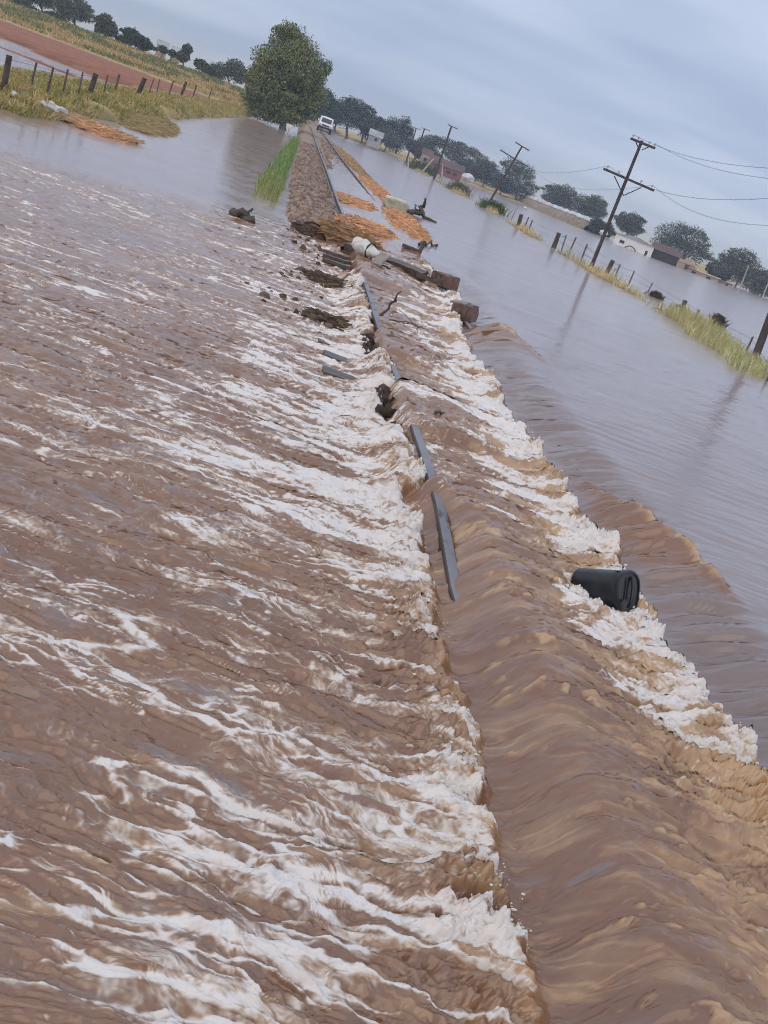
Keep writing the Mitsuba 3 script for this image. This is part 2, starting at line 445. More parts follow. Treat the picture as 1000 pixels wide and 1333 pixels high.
def rail_z(y):
    y = np.asarray(y, float)
    return 0.03 * sst(16, 25, y) + 0.09 * sst(25, 50, y) + 0.36 * sst(45, 150, y)


def bend(y):
    """The far track swings slightly to the left."""
    return -0.0075 * np.maximum(0, np.asarray(y, float) - 22)


def strip_x(y):
    """Middle of the grassy fence strip right of the track."""
    return 12.4 + 2.2 * sst(35, 95, y) + 1.2 * sst(90, 170, y)


def ground_z(x, y):
    x, y = np.asarray(x, float), np.asarray(y, float)
    x0, x = x, np.where(np.abs(x - 1.8) < 4.5, x - bend(y) * sst(-3.0, -1.0, x) * (1 - sst(5.0, 6.3, x)), x)
    n = pf(x * 0.3, y * 0.3, 3, 101)
    fine = pf(x * 1.7, y * 1.7, 2, 102)
    z = np.full(x.shape, -0.75) + 0.12 * n
    # embankment under the track
    top = -0.16 + rail_z(y) - 0.5 * (1 - sst(16.5, 23, y)) - 0.05 * sst(1.9, 2.2, x) * (1 - sst(2.3, 2.6, x)) + 0.05 * fine - 0.10 * (1 - sst(46, 58, y)) * sst(1.2, 1.6, x) * (1 - sst(2.6, 3.0, x))
    top = top + 0.07 * bell(x, 0.75, 0.5)
    prof = sst(-0.55, 0.40, x) * (1 - sst(3.5, 4.9, x))
    z = z + (top - z) * prof
    # left bank with the fence
    x = x0
    bw = sst(20.5, 27.0, y + 0.8 * n * 2) * (1 - sst(-6.0, -4.7, x + 0.5 * n + 0.2 * fine))
    zb = 0.02 + 0.09 * bell(x, -7.2, 1.5) + 0.05 * fine
    pond = (1 - sst(-10.3, -9.4, x + 0.4 * n)) * (1 - sst(74, 80, y - 0.9 * (x + 12)))
    zb = zb - 0.55 * pond
    soil = sst(64, 71, y + 2.0 * (x + 16.4) * 0.55 + 4 * n)
    zb = np.where(x < -9.0, zb + soil * pond * 0.66, zb)
    isle = bell(y + 0.55 * (x + 14), 55.0, 1.1 + 0.7 * n) * pond
    zb = zb + 0.36 * isle
    hill = sst(114, 152, y) * (1 - sst(-8.0, -3.0, x))
    zb = zb + hill * (1.75 + 0.35 * n)
    z = z + (zb - z) * bw
    # the strip with the fence and poles right of the track
    c = strip_x(y)
    s = bell(x, c, 0.9 + 0.5 * (1 - sst(30, 50, y))) * sst(16, 22, y) * (0.62 + 0.38 * sst(-0.25, 0.15, pn(y * 0.11, 3.0 * np.ones_like(y), 103)))
    z = z + s * (0.98 + 0.12 * fine)
    # land beyond the flood on the right
    shore = 0.35 * y + 0.9 * x
    land = sst(168, 186, shore + 6 * n) * sst(8, 20, x) * sst(20, 60, y)
    z = z + land * (1.35 + 0.25 * n)
    # land ahead
    ahead = sst(190, 260, y + 10 * n) * sst(-10, 3, x) * (1 - sst(60, 90, x - 0.2 * y))
    z = np.maximum(z, -0.75 + ahead * (1.5 + 0.3 * n))
    return z


def ground_colour(p, n, uv):
    k = pfbm(p.x * 1.3, p.y * 1.3, p.z, 3)
    g = pnoise(p.x * 14, p.y * 14, p.z * 14)
    st = pnoise(p.x * 38, p.y * 38, p.z * 38)
    mud = pmix((0.16, 0.10, 0.065), (0.24, 0.155, 0.10), k)
    ballast = pmix((0.16, 0.115, 0.09), (0.32, 0.245, 0.19), pstep(0.2, 0.8, 0.5 * st + 0.5 * g))
    on_bed = pstep(-0.6, 0.1, p.x) * (1 - pstep(3.2, 4.4, p.x)) * pstep(15, 18, p.y)
    c = mud + (ballast - mud) * on_bed
    soil = pmix((0.20, 0.088, 0.055), (0.27, 0.125, 0.08), pstep(0.2, 0.8, 0.6 * k + 0.4 * pnoise(p.x * 0.5, p.y * 2.2)))
    infield = (1 - pstep(-9.9, -9.2, p.x)) * (1 - pstep(110, 119, p.y + 5 * (k - 0.5)))
    c = c + (soil - c) * infield
    grassy = pmix((0.28, 0.23, 0.10), (0.40, 0.30, 0.14), pstep(0.3, 0.7, k))
    bank = pstep(-9.9, -9.2, p.x) * (1 - pstep(-5.2, -4.4, p.x)) * pstep(-0.28, -0.16, p.z)
    hillside = (1 - pstep(-5, -3, p.x)) * pstep(110, 119, p.y + 5 * (k - 0.5))
    right = pstep(6, 8, p.x) * pstep(0.02, 0.2, p.z)
    w = dr.maximum(dr.maximum(bank, hillside), right * pstep(0.42, 0.55, k + 0.12))
    return c + (grassy - c) * w * (0.8 + 0.2 * g)


scene['ground_material'] = {'type': 'principled', 'base_color': proc(ground_colour), 'roughness': 0.9, 'specular': 0.2}
grow = np.concatenate([np.linspace(-60, 14, 20), np.linspace(14.3, 60, 190), np.geomspace(60.5, 320, 120), np.geomspace(330, 6000, 30)])
gcol = spaced((-40, -3, 20), (-3, -0.6, 70), (-0.6, 0.5, 330), (0.5, 3, 70), (3, 40, 20))
gx = gcol[None] * (np.abs(grow[:, None] - 14) * 0.97 + 14 * 0.9)
gy = np.repeat(grow[:, None], len(gcol), 1)
scene['ground'] = mikit.ply((np.stack([gx, gy, ground_z(gx, gy)], -1).reshape(-1, 3), grid_faces(*gx.shape)), 'ground_material', True)
labels['ground'] = {'label': 'flooded plain with a ballast embankment, grassy banks and a red ploughed field', 'kind': 'structure'}


# ------------------------------------------------------------------ grass, reeds, stones
def blades(P, h, w, lean, cols, wind=(0.0, 0.0), seed=0):
    """Bent blades of grass at the points P: two triangles each."""
    r = np.random.default_rng(seed)
    n = len(P)
    a = r.random(n) * 2 * np.pi
    side = np.stack([np.cos(a), np.sin(a), 0 * a], 1) * (w * (0.6 + 0.8 * r.random(n)))[:, None]
    hh = h * (0.45 + 0.75 * r.random(n))
    b = r.random(n) * 2 * np.pi
    l = lean * r.random(n) * hh
    off = np.stack([np.cos(b) * l + wind[0] * hh, np.sin(b) * l + wind[1] * hh, hh], 1)
    mid = off * [0.42, 0.42, 0.62]
    v = np.stack([P - side, P + side, P + mid + side * 0.7, P + mid - side * 0.7, P + off], 1).reshape(-1, 3)
    i = np.arange(n)[:, None] * 5
    f = np.concatenate([i + [[0, 1, 2]], i + [[0, 2, 3]], i + [[3, 2, 4]]])
    c = cols[r.integers(0, len(cols), n)] * (0.75 + 0.5 * r.random((n, 1)))
    return v, f, np.repeat(c, 5, 0)


def lawn(name, label, P, h, w, lean, cols, wind=(0, 0), seed=0, kind='stuff', category='grass'):
    v, f, c = blades(P, h, w, lean, np.array(cols), wind, seed)
    whole(name, (v, f), 'vertex_matt', label, category, kind=kind, color=c)


def scatter(n, xr, yr, seed, keep=None, power=1.0):
    r = np.random.default_rng(seed)
    x = r.uniform(*xr, n)
    y = yr[0] + (yr[1] - yr[0]) * r.random(n) ** power
    z = ground_z(x, y)
    k = np.ones(n, bool) if keep is None else keep(x, y, z)
    return np.stack([x, y, z - 0.03], 1)[k]


STRAW = [(0.50, 0.38, 0.17), (0.43, 0.34, 0.14), (0.58, 0.46, 0.24), (0.36, 0.32, 0.11), (0.48, 0.33, 0.15)]
OLIVE = [(0.24, 0.26, 0.08), (0.30, 0.29, 0.10), (0.19, 0.23, 0.07), (0.40, 0.34, 0.14)]
GREEN = [(0.16, 0.29, 0.08), (0.21, 0.34, 0.10), (0.13, 0.23, 0.06), (0.25, 0.34, 0.13)]


def clumpy(x, y, s, lo, hi, seed):
    return sst(lo, hi, pf(x * s, y * s, 2, seed)) > RNG.random(len(x))


P = scatter(70000, (-10.0, -4.6), (24, 135), 21, lambda x, y, z: (z > -0.27) & (x > -8.7 - 0.3 * (y > 80)) & clumpy(x, y, 0.6, -0.6, 0.2, 111), 1.7)
g = pf(P[:, 0] * 0.5, P[:, 1] * 0.25, 2, 112) > 0.05
lawn('bank_grass', 'straw coloured long grass along the fenced left bank', P[~g], 0.19, 0.018, 1.1, STRAW + OLIVE[:1], seed=1)
lawn('green_bank_grass', 'greener grass tufts along the fenced left bank', P[g], 0.21, 0.018, 1.0, OLIVE + STRAW[:2], seed=2)
P = scatter(34000, (-75.0, -4.0), (115, 152), 23, lambda x, y, z: (z > 0.1) & (x > -0.75 * y))
g = pf(P[:, 0] * 0.16, P[:, 1] * 0.10, 3, 113) > 0.10 - 0.35 * sst(136, 150, P[:, 1])
lawn('hillside_grass', 'dry orange grass on the slope behind the red field', P[~g], 0.36, 0.05, 1.2, [(0.50, 0.34, 0.15), (0.43, 0.30, 0.13), (0.55, 0.40, 0.19)], seed=3)
lawn('hillside_weeds', 'green weeds spread over the slope behind the red field', P[g], 0.42, 0.06, 1.2, [(0.20, 0.22, 0.08), (0.26, 0.26, 0.10), (0.16, 0.18, 0.07)], seed=4)
P = scatter(40000, (9.0, 19.0), (19.5, 175), 25, lambda x, y, z: (np.abs(x - strip_x(y)) < 1.1 + 0.7 * (y < 40) + 0.35 * pn(y * 0.3, x, 115)) & (z > -0.12) & clumpy(x, y, 0.7, -0.6, 0.2, 116), 1.5)
g = (pf(P[:, 0] * 0.5, P[:, 1] * 0.3, 2, 117) > 0.12) | (P[:, 0] < strip_x(P[:, 1]) - 1.0)
lawn('fence_strip_grass', 'dry pale grass along the flooded fence right of the track', P[~g], 0.34, 0.014, 0.9, [(0.60, 0.50, 0.28), (0.52, 0.42, 0.20), (0.66, 0.56, 0.34), (0.45, 0.40, 0.18)], seed=5)
lawn('green_fence_strip_grass', 'light green grass tufts along the flooded fence right of the track', P[g], 0.42, 0.015, 0.8, [(0.36, 0.38, 0.15), (0.46, 0.44, 0.19), (0.29, 0.33, 0.11), (0.50, 0.44, 0.21)], seed=6)
P = scatter(9000, (9.6, 13.4), (20.5, 33), 29, lambda x, y, z: (np.abs(x - (11.1 + 0.16 * (y - 22))) < 0.75 + 0.35 * pn(y * 0.5, x * 0.4, 119)) & (y < 31 + pn(x, y, 3)) & clumpy(x, y, 0.8, -0.7, 0.1, 120))
P[:, 2] = np.maximum(P[:, 2], 0.0)
lawn('tall_pale_grass', 'wide clump of tall pale green grass nearest to the right edge', P, 0.36, 0.012, 0.9, [(0.60, 0.54, 0.30), (0.48, 0.48, 0.22), (0.55, 0.50, 0.27), (0.38, 0.42, 0.17)], seed=9)
P = scatter(1500, (-0.75, -0.12), (27, 84), 27, lambda x, y, z: clumpy(x, y, 0.35, -0.5, 0.1, 118), 1.2)
P[:, 2] = -0.3
lawn('green_reeds', 'bright green reeds standing in the pool beside the ballast', P, 0.52, 0.014, 0.35, GREEN, seed=7, category='reeds')
P = scatter(330, (-0.7, -0.15), (24.5, 31), 28)
P[:, 2] = -0.3
lawn('pale_reeds', 'pale yellow green reeds at the near end of the reed bed', P, 0.50, 0.014, 0.45, [(0.30, 0.33, 0.12), (0.24, 0.30, 0.08), (0.36, 0.34, 0.16)], seed=8, category='reeds')

_ico = trimesh.creation.icosphere(subdivisions=0)


def stones(P, size, seed):
    r = np.random.default_rng(seed)
    n = len(P)
    s = size * (0.5 + 1.0 * r.random((n, 1, 1)) ** 2) * (0.7 + 0.6 * r.random((n, 1, 3)))
    v = _ico.vertices[None] * (0.75 + 0.5 * r.random((n, len(_ico.vertices), 1))) * s
    a = r.random(n) * 6.283
    c, q = np.cos(a), np.sin(a)
    v = np.stack([v[..., 0] * c[:, None] - v[..., 1] * q[:, None], v[..., 0] * q[:, None] + v[..., 1] * c[:, None], v[..., 2]], -1) + P[:, None]
    return v.reshape(-1, 3), (_ico.faces[None] + np.arange(n)[:, None, None] * len(_ico.vertices)).reshape(-1, 3)


def stone_cols(n, seed, lo=0.13, hi=0.35):
    r = np.random.default_rng(seed)
    t = r.random((n, 1))
    return np.repeat((lo + (hi - lo) * t) * np.array([[1.16, 0.85, 0.66]]), len(_ico.vertices), 0)


P = scatter(4800, (0.0, 1.34), (19.5, 75), 31, None, 1.8)
P[:, 2] += 0.02
whole('ballast_stones', stones(P, 0.055, 32), 'vertex_matt', 'grey brown ballast stones heaped along the left side of the rails', 'stones', kind='stuff', color=stone_cols(len(P), 33))
P = scatter(2600, (1.5, 3.5), (44, 100), 34, None, 1.4)
P[:, 2] += 0.01
whole('track_ballast', stones(P, 0.06, 35), 'vertex_matt', 'brown ballast stones between the two far rails', 'stones', kind='stuff', color=stone_cols(len(P), 36, 0.14, 0.30))
r_ = np.random.default_rng(37)
n_ = 420
yy = r_.uniform(8.0, 14.8, n_)
P = np.stack([XL - 0.07 - 0.16 * r_.random(n_) ** 1.6, yy, -0.17 + 0.09 * r_.random(n_)], 1)
whole('rail_foot_stones', stones(P, 0.042, 38), 'vertex_matt', 'small dark wet stones wedged against the near rail', 'stones', kind='stuff', color=stone_cols(n_, 39, 0.025, 0.075))
n_ = 190
yy = 13.5 + 7.5 * r_.random(n_)
cl = np.array([(0.75, 18.6), (0.95, 17.6), (0.5, 20.0), (0.9, 16.3), (0.35, 14.5), (0.7, 13.8), (1.05, 19.4), (0.55, 11.6), (0.25, 12.4)])
ci = r_.integers(0, len(cl), n_)
P = np.stack([cl[ci, 0] + 0.22 * r_.normal(size=n_), cl[ci, 1] + 0.42 * r_.normal(size=n_), -0.212 + 0.035 * r_.random(n_)], 1)
whole('washed_out_stones', stones(P, 0.042, 40), 'vertex_matt', 'dark washed out stones breaking the water left of the track', 'stones', kind='stuff', color=stone_cols(n_, 41, 0.04, 0.15))

# ------------------------------------------------------------------ the railway line
grain('rusty_steel', (0.075, 0.055, 0.048), (0.13, 0.095, 0.08), 0.5, scale=9)


def rail_colour(p, n, uv):
    k = pfbm(p.x * 9, p.y * 3, p.z * 9, 3)
    side = pmix((0.050, 0.040, 0.036), (0.105, 0.078, 0.062), k)
    return pmix(side, pmix((0.15, 0.15, 0.165), (0.26, 0.26, 0.285), k), pstep(0.75, 0.95, n.z) * pstep(0.25, 0.45, k + 0.3 * pnoise(p.x * 40, p.y * 22)))


scene['rail_steel'] = {'type': 'principled', 'base_color': proc(rail_colour), 'roughness': 0.5, 'metallic': 0.0, 'specular': 0.4}
grain('wet_sleeper_wood', (0.045, 0.032, 0.026), (0.11, 0.078, 0.06), 0.4, along=(0.15, 1, 1), scale=40)
HALF = [(0.055, -0.150), (0.055, -0.140), (0.018, -0.125), (0.010, -0.10), (0.010, -0.052), (0.030, -0.042), (0.036, -0.034), (0.036, -0.008), (0.030, -0.002), (0.016, 0.001)]
PROFILE = np.array([(a, b) for a, b in HALF] + [(-a, b) for a, b in HALF[::-1]])


def rail_mesh(xc):
    ys = np.concatenate([np.linspace(-4, 60, 130), np.linspace(61, 175, 60)])
    k = len(PROFILE)
    wob = 0.012 * np.sin(ys * 0.35) * (1 - sst(14, 20, ys))
    xx = xc + wob
    xx = xx + (xc < 2) * 0.09 * (1 - sst(3.2, 5.3, ys)) + bend(ys)
    zz = rail_z(ys) - 0.15 * (1 - sst(4.4, 6.1, ys)) + 0.008 * np.sin(ys * 0.9 + 1) * (1 - sst(16, 22, ys))
    v = np.stack([xx[:, None] + PROFILE[None, :, 0], np.repeat(ys[:, None], k, 1), zz[:, None] + PROFILE[None, :, 1]], -1).reshape(-1, 3)
    f = []
    for i in range(len(ys) - 1):
        for j in range(k):
            q = (j + 1) % k
            f += [(i * k + j, (i + 1) * k + q, i * k + q), (i * k + j, (i + 1) * k + j, (i + 1) * k + q)]
    m = trimesh.Trimesh(v, f, process=False)
    m.fix_normals()
    return m


track = thing('railway_track', 'railway line with two steel rails, half drowned by the brown torrent', 'railway track')
part(track, 'rail', rail_mesh(XL), 'rail_steel', False, label='left rail, its bare head showing in pieces above the torrent')
part(track, 'rail', rail_mesh(XR), 'rail_steel', False, label='right rail, showing only beyond the straw heaps')
_sl = box(2.55, 0.23, 0.13, r=0.012)
for i, y in enumerate(np.arange(8.6, 13.4, 0.66)):
    j = RNG.normal(size=4)
    m = turned(_sl, (j[0] * 0.8, 1.2 + j[1] * 0.7, j[2] * 1.6), (XL + 0.60 + 0.05 * j[3], y, -0.272 + 0.018 * j[0]))
    part(track, 'sleeper', m, 'wet_sleeper_wood')
for y in np.arange(7.2, 15.6, 0.66):
    c = join([turned(tube([(0, 0, 0), (-0.03, 0.01, 0.035), (-0.065, 0.0, 0.03), (-0.07, -0.03, 0.0)], 0.011, 6), (0, 0, RNG.uniform(-25, 25)), (XL - 0.045, y, -0.115)),
              box(0.11, 0.13, 0.03, (XL - 0.075, y, -0.135), 0.006)])
    part(track, 'rail_clip', c, 'rusty_steel')

# ------------------------------------------------------------------ debris round the break in the line
grain('dark_wet_timber', (0.04, 0.028, 0.022), (0.115, 0.078, 0.055), 0.42, along=(1, 1, 1), scale=16)
grain('red_brown_timber', (0.10, 0.055, 0.042), (0.20, 0.115, 0.085), 0.6, scale=14)
grain('pale_worn_wood', (0.22, 0.17, 0.14), (0.34, 0.28, 0.23), 0.6, scale=20)
paint('white_plastic', (0.78, 0.77, 0.74), 0.4, 0.2, 5)
paint('cream_plastic', (0.62, 0.58, 0.40), 0.4, 0.25, 6)
paint('black_rubber', (0.018, 0.018, 0.02), 0.45, 0.3, 9)
grain('straw_mat_material', (0.20, 0.105, 0.045), (0.36, 0.20, 0.085), 0.85, scale=26)


def beam_between(a, b, w, h, roll=0.0, ch=0.012, n=14, seed=0):
    """A worn beam from a to b."""
    a, b = np.asarray(a, float), np.asarray(b, float)
    L = np.linalg.norm(b - a)
    m = box(L, w, h, r=ch)
    m = m.subdivide_to_size(max(L / n, w * 0.7))
    v = m.vertices
    q = v * 9 + seed * 7
    v += (np.stack([meshkit.noise(q), meshkit.noise(q + 31), meshkit.noise(q + 77)], 1) - 0.5) * min(w, h) * 0.16
    d = (b - a) / L
    y = np.cross([0, 0, 1.0], d)
    y /= np.linalg.norm(y)
    z = np.cross(d, y)
    R = np.eye(4)
    R[:3, :3] = np.stack([d, y, z], 1)
    R[:3, 3] = (a + b) / 2
    m.apply_transform(trimesh.transformations.rotation_matrix(math.radians(roll), [1, 0, 0]))
    m.apply_transform(R)
    return m


def stick(pts, r0, r1, seed=0, n=6):
    pts = np.asarray(pts, float)
    t = np.linspace(0, 1, 9)
    k = np.linspace(0, 1, len(pts))
    q = np.stack([np.interp(t, k, pts[:, i]) for i in range(3)], 1)
    rr = np.random.default_rng(seed)
    q[1:-1] += rr.normal(size=(7, 3)) * r0 * 0.7
    return tube(q, np.linspace(r0, r1, 9), n)


B0, B1 = onz(452, 322, 0.02), onz(552, 361, 0.05)
whole('washed_up_beam', beam_between(B0, B1, 0.26, 0.18, 8, seed=1), 'dark_wet_timber', 'long dark wet timber beam jammed across the track', 'beam', 40)
C0, C1 = onz(546, 358, 0.08), onz(574, 369, 0.10)
whole('washed_up_plank', beam_between(C0, C1, 0.16, 0.08, -6, seed=2), 'dark_wet_timber', 'thin dark plank lying between the long beam and the red brown block', 'plank', 40)


def timber_block(a, b, w, h, seed, label, mat='red_brown_timber', pale=False):
    k = thing('timber_block', label, 'timber', 'timber blocks in the open water')
    part(k, 'block', beam_between(a, b, w, h, 6, 0.015, seed=seed), mat, 40)
    d = (np.asarray(b) - a) / np.linalg.norm(np.asarray(b) - a)
    s = np.cross([0, 0, 1.0], d)
    s /= np.linalg.norm(s)
    for t in (0.33, 0.68):
        c = np.asarray(a) * (1 - t) + np.asarray(b) * t
        part(k, 'steel_strap', beam_between(c - d * 0.03, c + d * 0.03, w * 1.05, h * 1.05, 6, 0.004, n=2, seed=seed + 3), 'rusty_steel', 40)
    if pale:
        c = np.asarray(a) * 0.8 + np.asarray(b) * 0.2 + [0, 0, h * 0.5 + 0.014]
        part(k, 'pale_top', beam_between(c - d * 0.14, c + d * 0.10, w * 0.8, 0.025, 6, 0.006, n=3, seed=seed + 5), 'pale_worn_wood', 40)


timber_block(onz(571, 361, 0.10), onz(588, 369, 0.13), 0.27, 0.21, 4, 'red brown timber block at the far right end of the jammed beam')
timber_block(onz(592, 404, 0.07), onz(618, 410, 0.12), 0.28, 0.23, 5, 'red brown timber block with a pale top, alone in the smooth water', pale=True)

# sack
r_ = np.random.default_rng(51)
s_ = trimesh.creation.icosphere(subdivisions=4)
v = s_.vertices.copy()
v *= [0.30, 0.15, 0.125]
v[:, 2] *= 1 - 0.35 * np.clip(v[:, 0] / 0.34, 0, 1)
v += s_.vertices * (np.abs(pn(v[:, 0] * 6, v[:, 1] * 6 + v[:, 2] * 5, 7)) * 0.05 - 0.012)[:, None]
s_.vertices = v
a, b = onz(462, 318, 0.18), onz(489, 332, 0.16)
yaw = math.degrees(math.atan2(b[1] - a[1], b[0] - a[0]))
k = thing('white_sack', 'crumpled white plastic sack caught against the jammed beam', 'sack')
part(k, 'bag', turned(s_, (0, 4, yaw), (a + b) / 2 + [0, 0, 0.02]), 'white_plastic', True)
part(k, 'tie', turned(join([trimesh.creation.torus(0.13, 0.012, 20, 8)]), (0, 90, yaw), (a * 0.25 + b * 0.75) + [0, 0, 0.02]), 'black_rubber', True)
whole('grey_paddle', beam_between(onz(489, 344, 0.10), onz(502, 331, 0.24), 0.16, 0.035, 0, 0.01, 5, 6), 'pale_worn_wood', 'short grey board sticking up beside the white sack', 'board', 40)
p = onz(503, 352, 0.03)
t_ = trimesh.creation.torus(0.22, 0.065, 36, 14)
whole('old_tyre', turned(t_, (66, 8, 25), p + [0, 0, -0.20]), 'black_rubber', 'black tyre half sunk in front of the jammed beam', 'tyre', True)

# pale drum on the straw
a, b = onz(506, 263, 0.22), onz(524, 269, 0.22)
yaw = math.degrees(math.atan2(b[1] - a[1], b[0] - a[0]))
k = thing('cream_container', 'cream plastic container lying on the straw right of the rails', 'container')
part(k, 'body', turned(box(0.85, 0.42, 0.40, r=0.09).subdivide_loop(2), (8, 0, yaw), (a + b) / 2), 'cream_plastic', True)
part(k, 'cap', turned(trimesh.creation.cylinder(0.06, 0.05, sections=16), (0, 90, yaw), b + [0.09, 0.0, 0.06]), 'cream_plastic', 40)

# broken crate slats by the left rail
k = thing('broken_crate', 'broken dark slatted crate stuck below the white sack', 'crate')
a, b = onz(428, 328, -0.10), onz(457, 338, -0.02)
d = b - a
for i in range(3):
    o = np.array([-0.05, -0.42 * i, -0.02 * i])
    part(k, 'slat', beam_between(a + o, b + o, 0.12, 0.05, 5, 0.006, 6, 60 + i), 'dark_wet_timber', 40)
for t in (0.15, 0.8):
    c = a + d * t + [-0.05, -0.4, -0.06]
    part(k, 'cross_bar', beam_between(c + [0, 0.5, 0], c - [0, 0.5, 0], 0.07, 0.06, 0, 0.006, 4, 70), 'dark_wet_timber', 40)


# straw and reed trash
def straw_heap(label, px, rx, ry, h, n, seed, z0=0.0, yaw=0.0, cols=None, L=0.34, where=None):
    c = onz(*px, z0) if where is None else np.array(where)
    r = np.random.default_rng(seed)
    g = np.linspace(-1, 1, 26)
    gx, gy = np.meshgrid(g, g)
    rr = np.hypot(gx, gy) * (1 + 0.25 * pn(gx * 2 + seed, gy * 2, 9))
    hz = h * np.clip(1 - rr ** 2, -1.8, 1) * (0.6 + 0.5 * np.abs(pn(gx * 3, gy * 3 + seed, 10))) + 0.05 * pn(gx * 8, gy * 8, 11) * h
    q = math.radians(yaw)
    co, si = math.cos(q), math.sin(q)

    def put(x, y, z):
        X, Y = x * rx, y * ry
        return np.stack([c[0] + X * co - Y * si, c[1] + X * si + Y * co, z0 + z], -1)
    base = (put(gx, gy, hz - 0.03).reshape(-1, 3), grid_faces(26, 26))
    rad = np.sqrt(r.random(n)) * 1.06
    an = r.random(n) * 6.283
    sx, sy = rad * np.cos(an), rad * np.sin(an)
    sr = rad * (1 + 0.25 * pn(sx * 2 + seed, sy * 2, 9))
    sz = h * np.clip(1 - sr ** 2, -0.2, 1) * (0.6 + 0.5 * np.abs(pn(sx * 3, sy * 3 + seed, 10)))
    P = put(sx, sy, sz)
    ang = r.normal(0.05, 0.55, n)
    ll = L * (0.4 + 0.9 * r.random(n))
    d = np.stack([np.cos(ang) * ll, np.sin(ang) * ll, r.normal(0.0, 0.16, n) * ll], 1)
    w = np.stack([-np.sin(ang), np.cos(ang), 0.6 + 0 * ang], 1) * (0.008 + 0.012 * r.random(n))[:, None]
    v = np.stack([P - d / 2 - w, P - d / 2 + w, P + d / 2 + w * 0.5 + [0, 0, 0.01], P + d / 2 - w * 0.5], 1).reshape(-1, 3)
    i = np.arange(n)[:, None] * 4
    f = np.concatenate([i + [[0, 1, 2]], i + [[0, 2, 3]]])
    cols = np.array(cols or [(0.62, 0.31, 0.15), (0.52, 0.24, 0.11), (0.70, 0.40, 0.21), (0.40, 0.19, 0.09), (0.48, 0.28, 0.15)])
    cc = np.repeat(cols[r.integers(0, len(cols), n)] * (0.7 + 0.6 * r.random((n, 1))), 4, 0)
    bc = np.repeat(cols.mean(0)[None] * 0.75, 676, 0)
    whole('straw_heap', (np.vstack([base[0], v]), np.vstack([base[1], f + 676])), 'vertex_matt', label, 'straw heap', kind='stuff', color=np.vstack([bc, cc]), group='heaps of washed up straw')


straw_heap('orange straw heap between the rails, farther from the sack', (463, 262), 0.60, 1.9, 0.13, 900, 61, -0.02, 8, where=(2.12, 32.0, 0))
straw_heap('orange straw heap over the sunken end of the left rail', (472, 292), 0.62, 0.85, 0.20, 900, 62, 0.0, 10, where=(1.95, 24.0, 0))
straw_heap('small brown straw heap just behind the white sack', (452, 308), 0.55, 1.1, 0.22, 700, 63, 0.0, 10, [(0.25, 0.14, 0.06), (0.18, 0.10, 0.05), (0.32, 0.18, 0.08)])
straw_heap('long orange straw bank on the right shoulder beside the cream container', (500, 252), 0.36, 9.5, 0.16, 2600, 64, 0.05, 1, where=(3.42, 43.0, 0))
straw_heap('orange straw bank on the right shoulder, nearest to the beam', (530, 293), 0.44, 4.8, 0.20, 2000, 65, 0.03, -1, where=(3.36, 29.5, 0))
straw_heap('thin brown straw line far along the right shoulder', (462, 215), 0.48, 27.0, 0.18, 2200, 66, 0.10, 0.5, where=(3.15, 78.0, 0), cols= [(0.36, 0.22, 0.11), (0.28, 0.17, 0.09), (0.42, 0.27, 0.14)])
straw_heap('straw raft drifting off the left bank, nearest to the torrent', (128, 171), 0.75, 0.85, 0.17, 700, 67, -0.22, 0)
straw_heap('straw strewn along the edge of the left bank under the fence', (84, 150), 1.8, 1.0, 0.12, 1100, 68, -0.16, 5, [(0.42, 0.27, 0.14), (0.34, 0.2, 0.09), (0.5, 0.36, 0.22)])
straw_heap('straw washed against the left bank where the picture begins', (30, 131), 1.6, 1.0, 0.12, 900, 69, -0.16, 5, [(0.42, 0.27, 0.14), (0.34, 0.2, 0.09), (0.46, 0.30, 0.16)])
straw_heap('dull straw fringe trailing in the water along the left bank', (188, 155), 1.1, 6.5, 0.11, 1700, 70, -0.19, 6, [(0.30, 0.22, 0.10), (0.22, 0.15, 0.07), (0.34, 0.27, 0.13)])
MUD = [(0.055, 0.036, 0.024), (0.09, 0.06, 0.04), (0.13, 0.085, 0.05)]
straw_heap('dark muddy reed clump on the ballast left of the crate', (408, 302), 0.34, 0.7, 0.10, 420, 71, -0.14, 0, MUD, 0.3)
straw_heap('dark muddy reed clump washed down beside the left rail', (432, 422), 0.30, 0.28, 0.09, 260, 72, -0.19, 0, MUD, 0.28)
straw_heap('dark muddy reed clump between the stones in the torrent', (425, 367), 0.28, 0.4, 0.09, 240, 73, -0.18, 0, MUD, 0.28)

# driftwood, scrap and twigs
k = thing('driftwood_stump', 'dark branching stump stranded at the right edge of the straw', 'driftwood')
c = onz(548, 284, 0.05)
part(k, 'trunk', stick([c + [-0.5, -0.2, 0.05], c + [0, 0, 0.12], c + [0.55, 0.1, 0.02]], 0.10, 0.05, 1), 'dark_wet_timber', True)
part(k, 'root', stick([c + [0, 0, 0.1], c + [0.0, 0.05, 0.45], c + [-0.08, 0.1, 0.62]], 0.085, 0.03, 2), 'dark_wet_timber', True)
part(k, 'root', stick([c + [-0.1, 0, 0.1], c + [-0.35, -0.05, 0.35]], 0.06, 0.02, 3), 'dark_wet_timber', True)
k = thing('scrap_stake', 'rusty stake standing in the water past the end of the straw', 'stake')
c = onz(541, 327, 0.06)
part(k, 'post', beam_between(c + [0.06, 0, -0.3], c + [0.12, 0.02, 0.26], 0.06, 0.06, 0, 0.006, 4, 8), 'rusty_steel', 40)
part(k, 'foot', beam_between(c + [-0.3, 0, 0.03], c + [0.12, 0, 0.02], 0.16, 0.07, 0, 0.01, 4, 9), 'dark_wet_timber', 40)
c0, c1 = onz(546, 318, 0.1), onz(571, 321, 0.06)
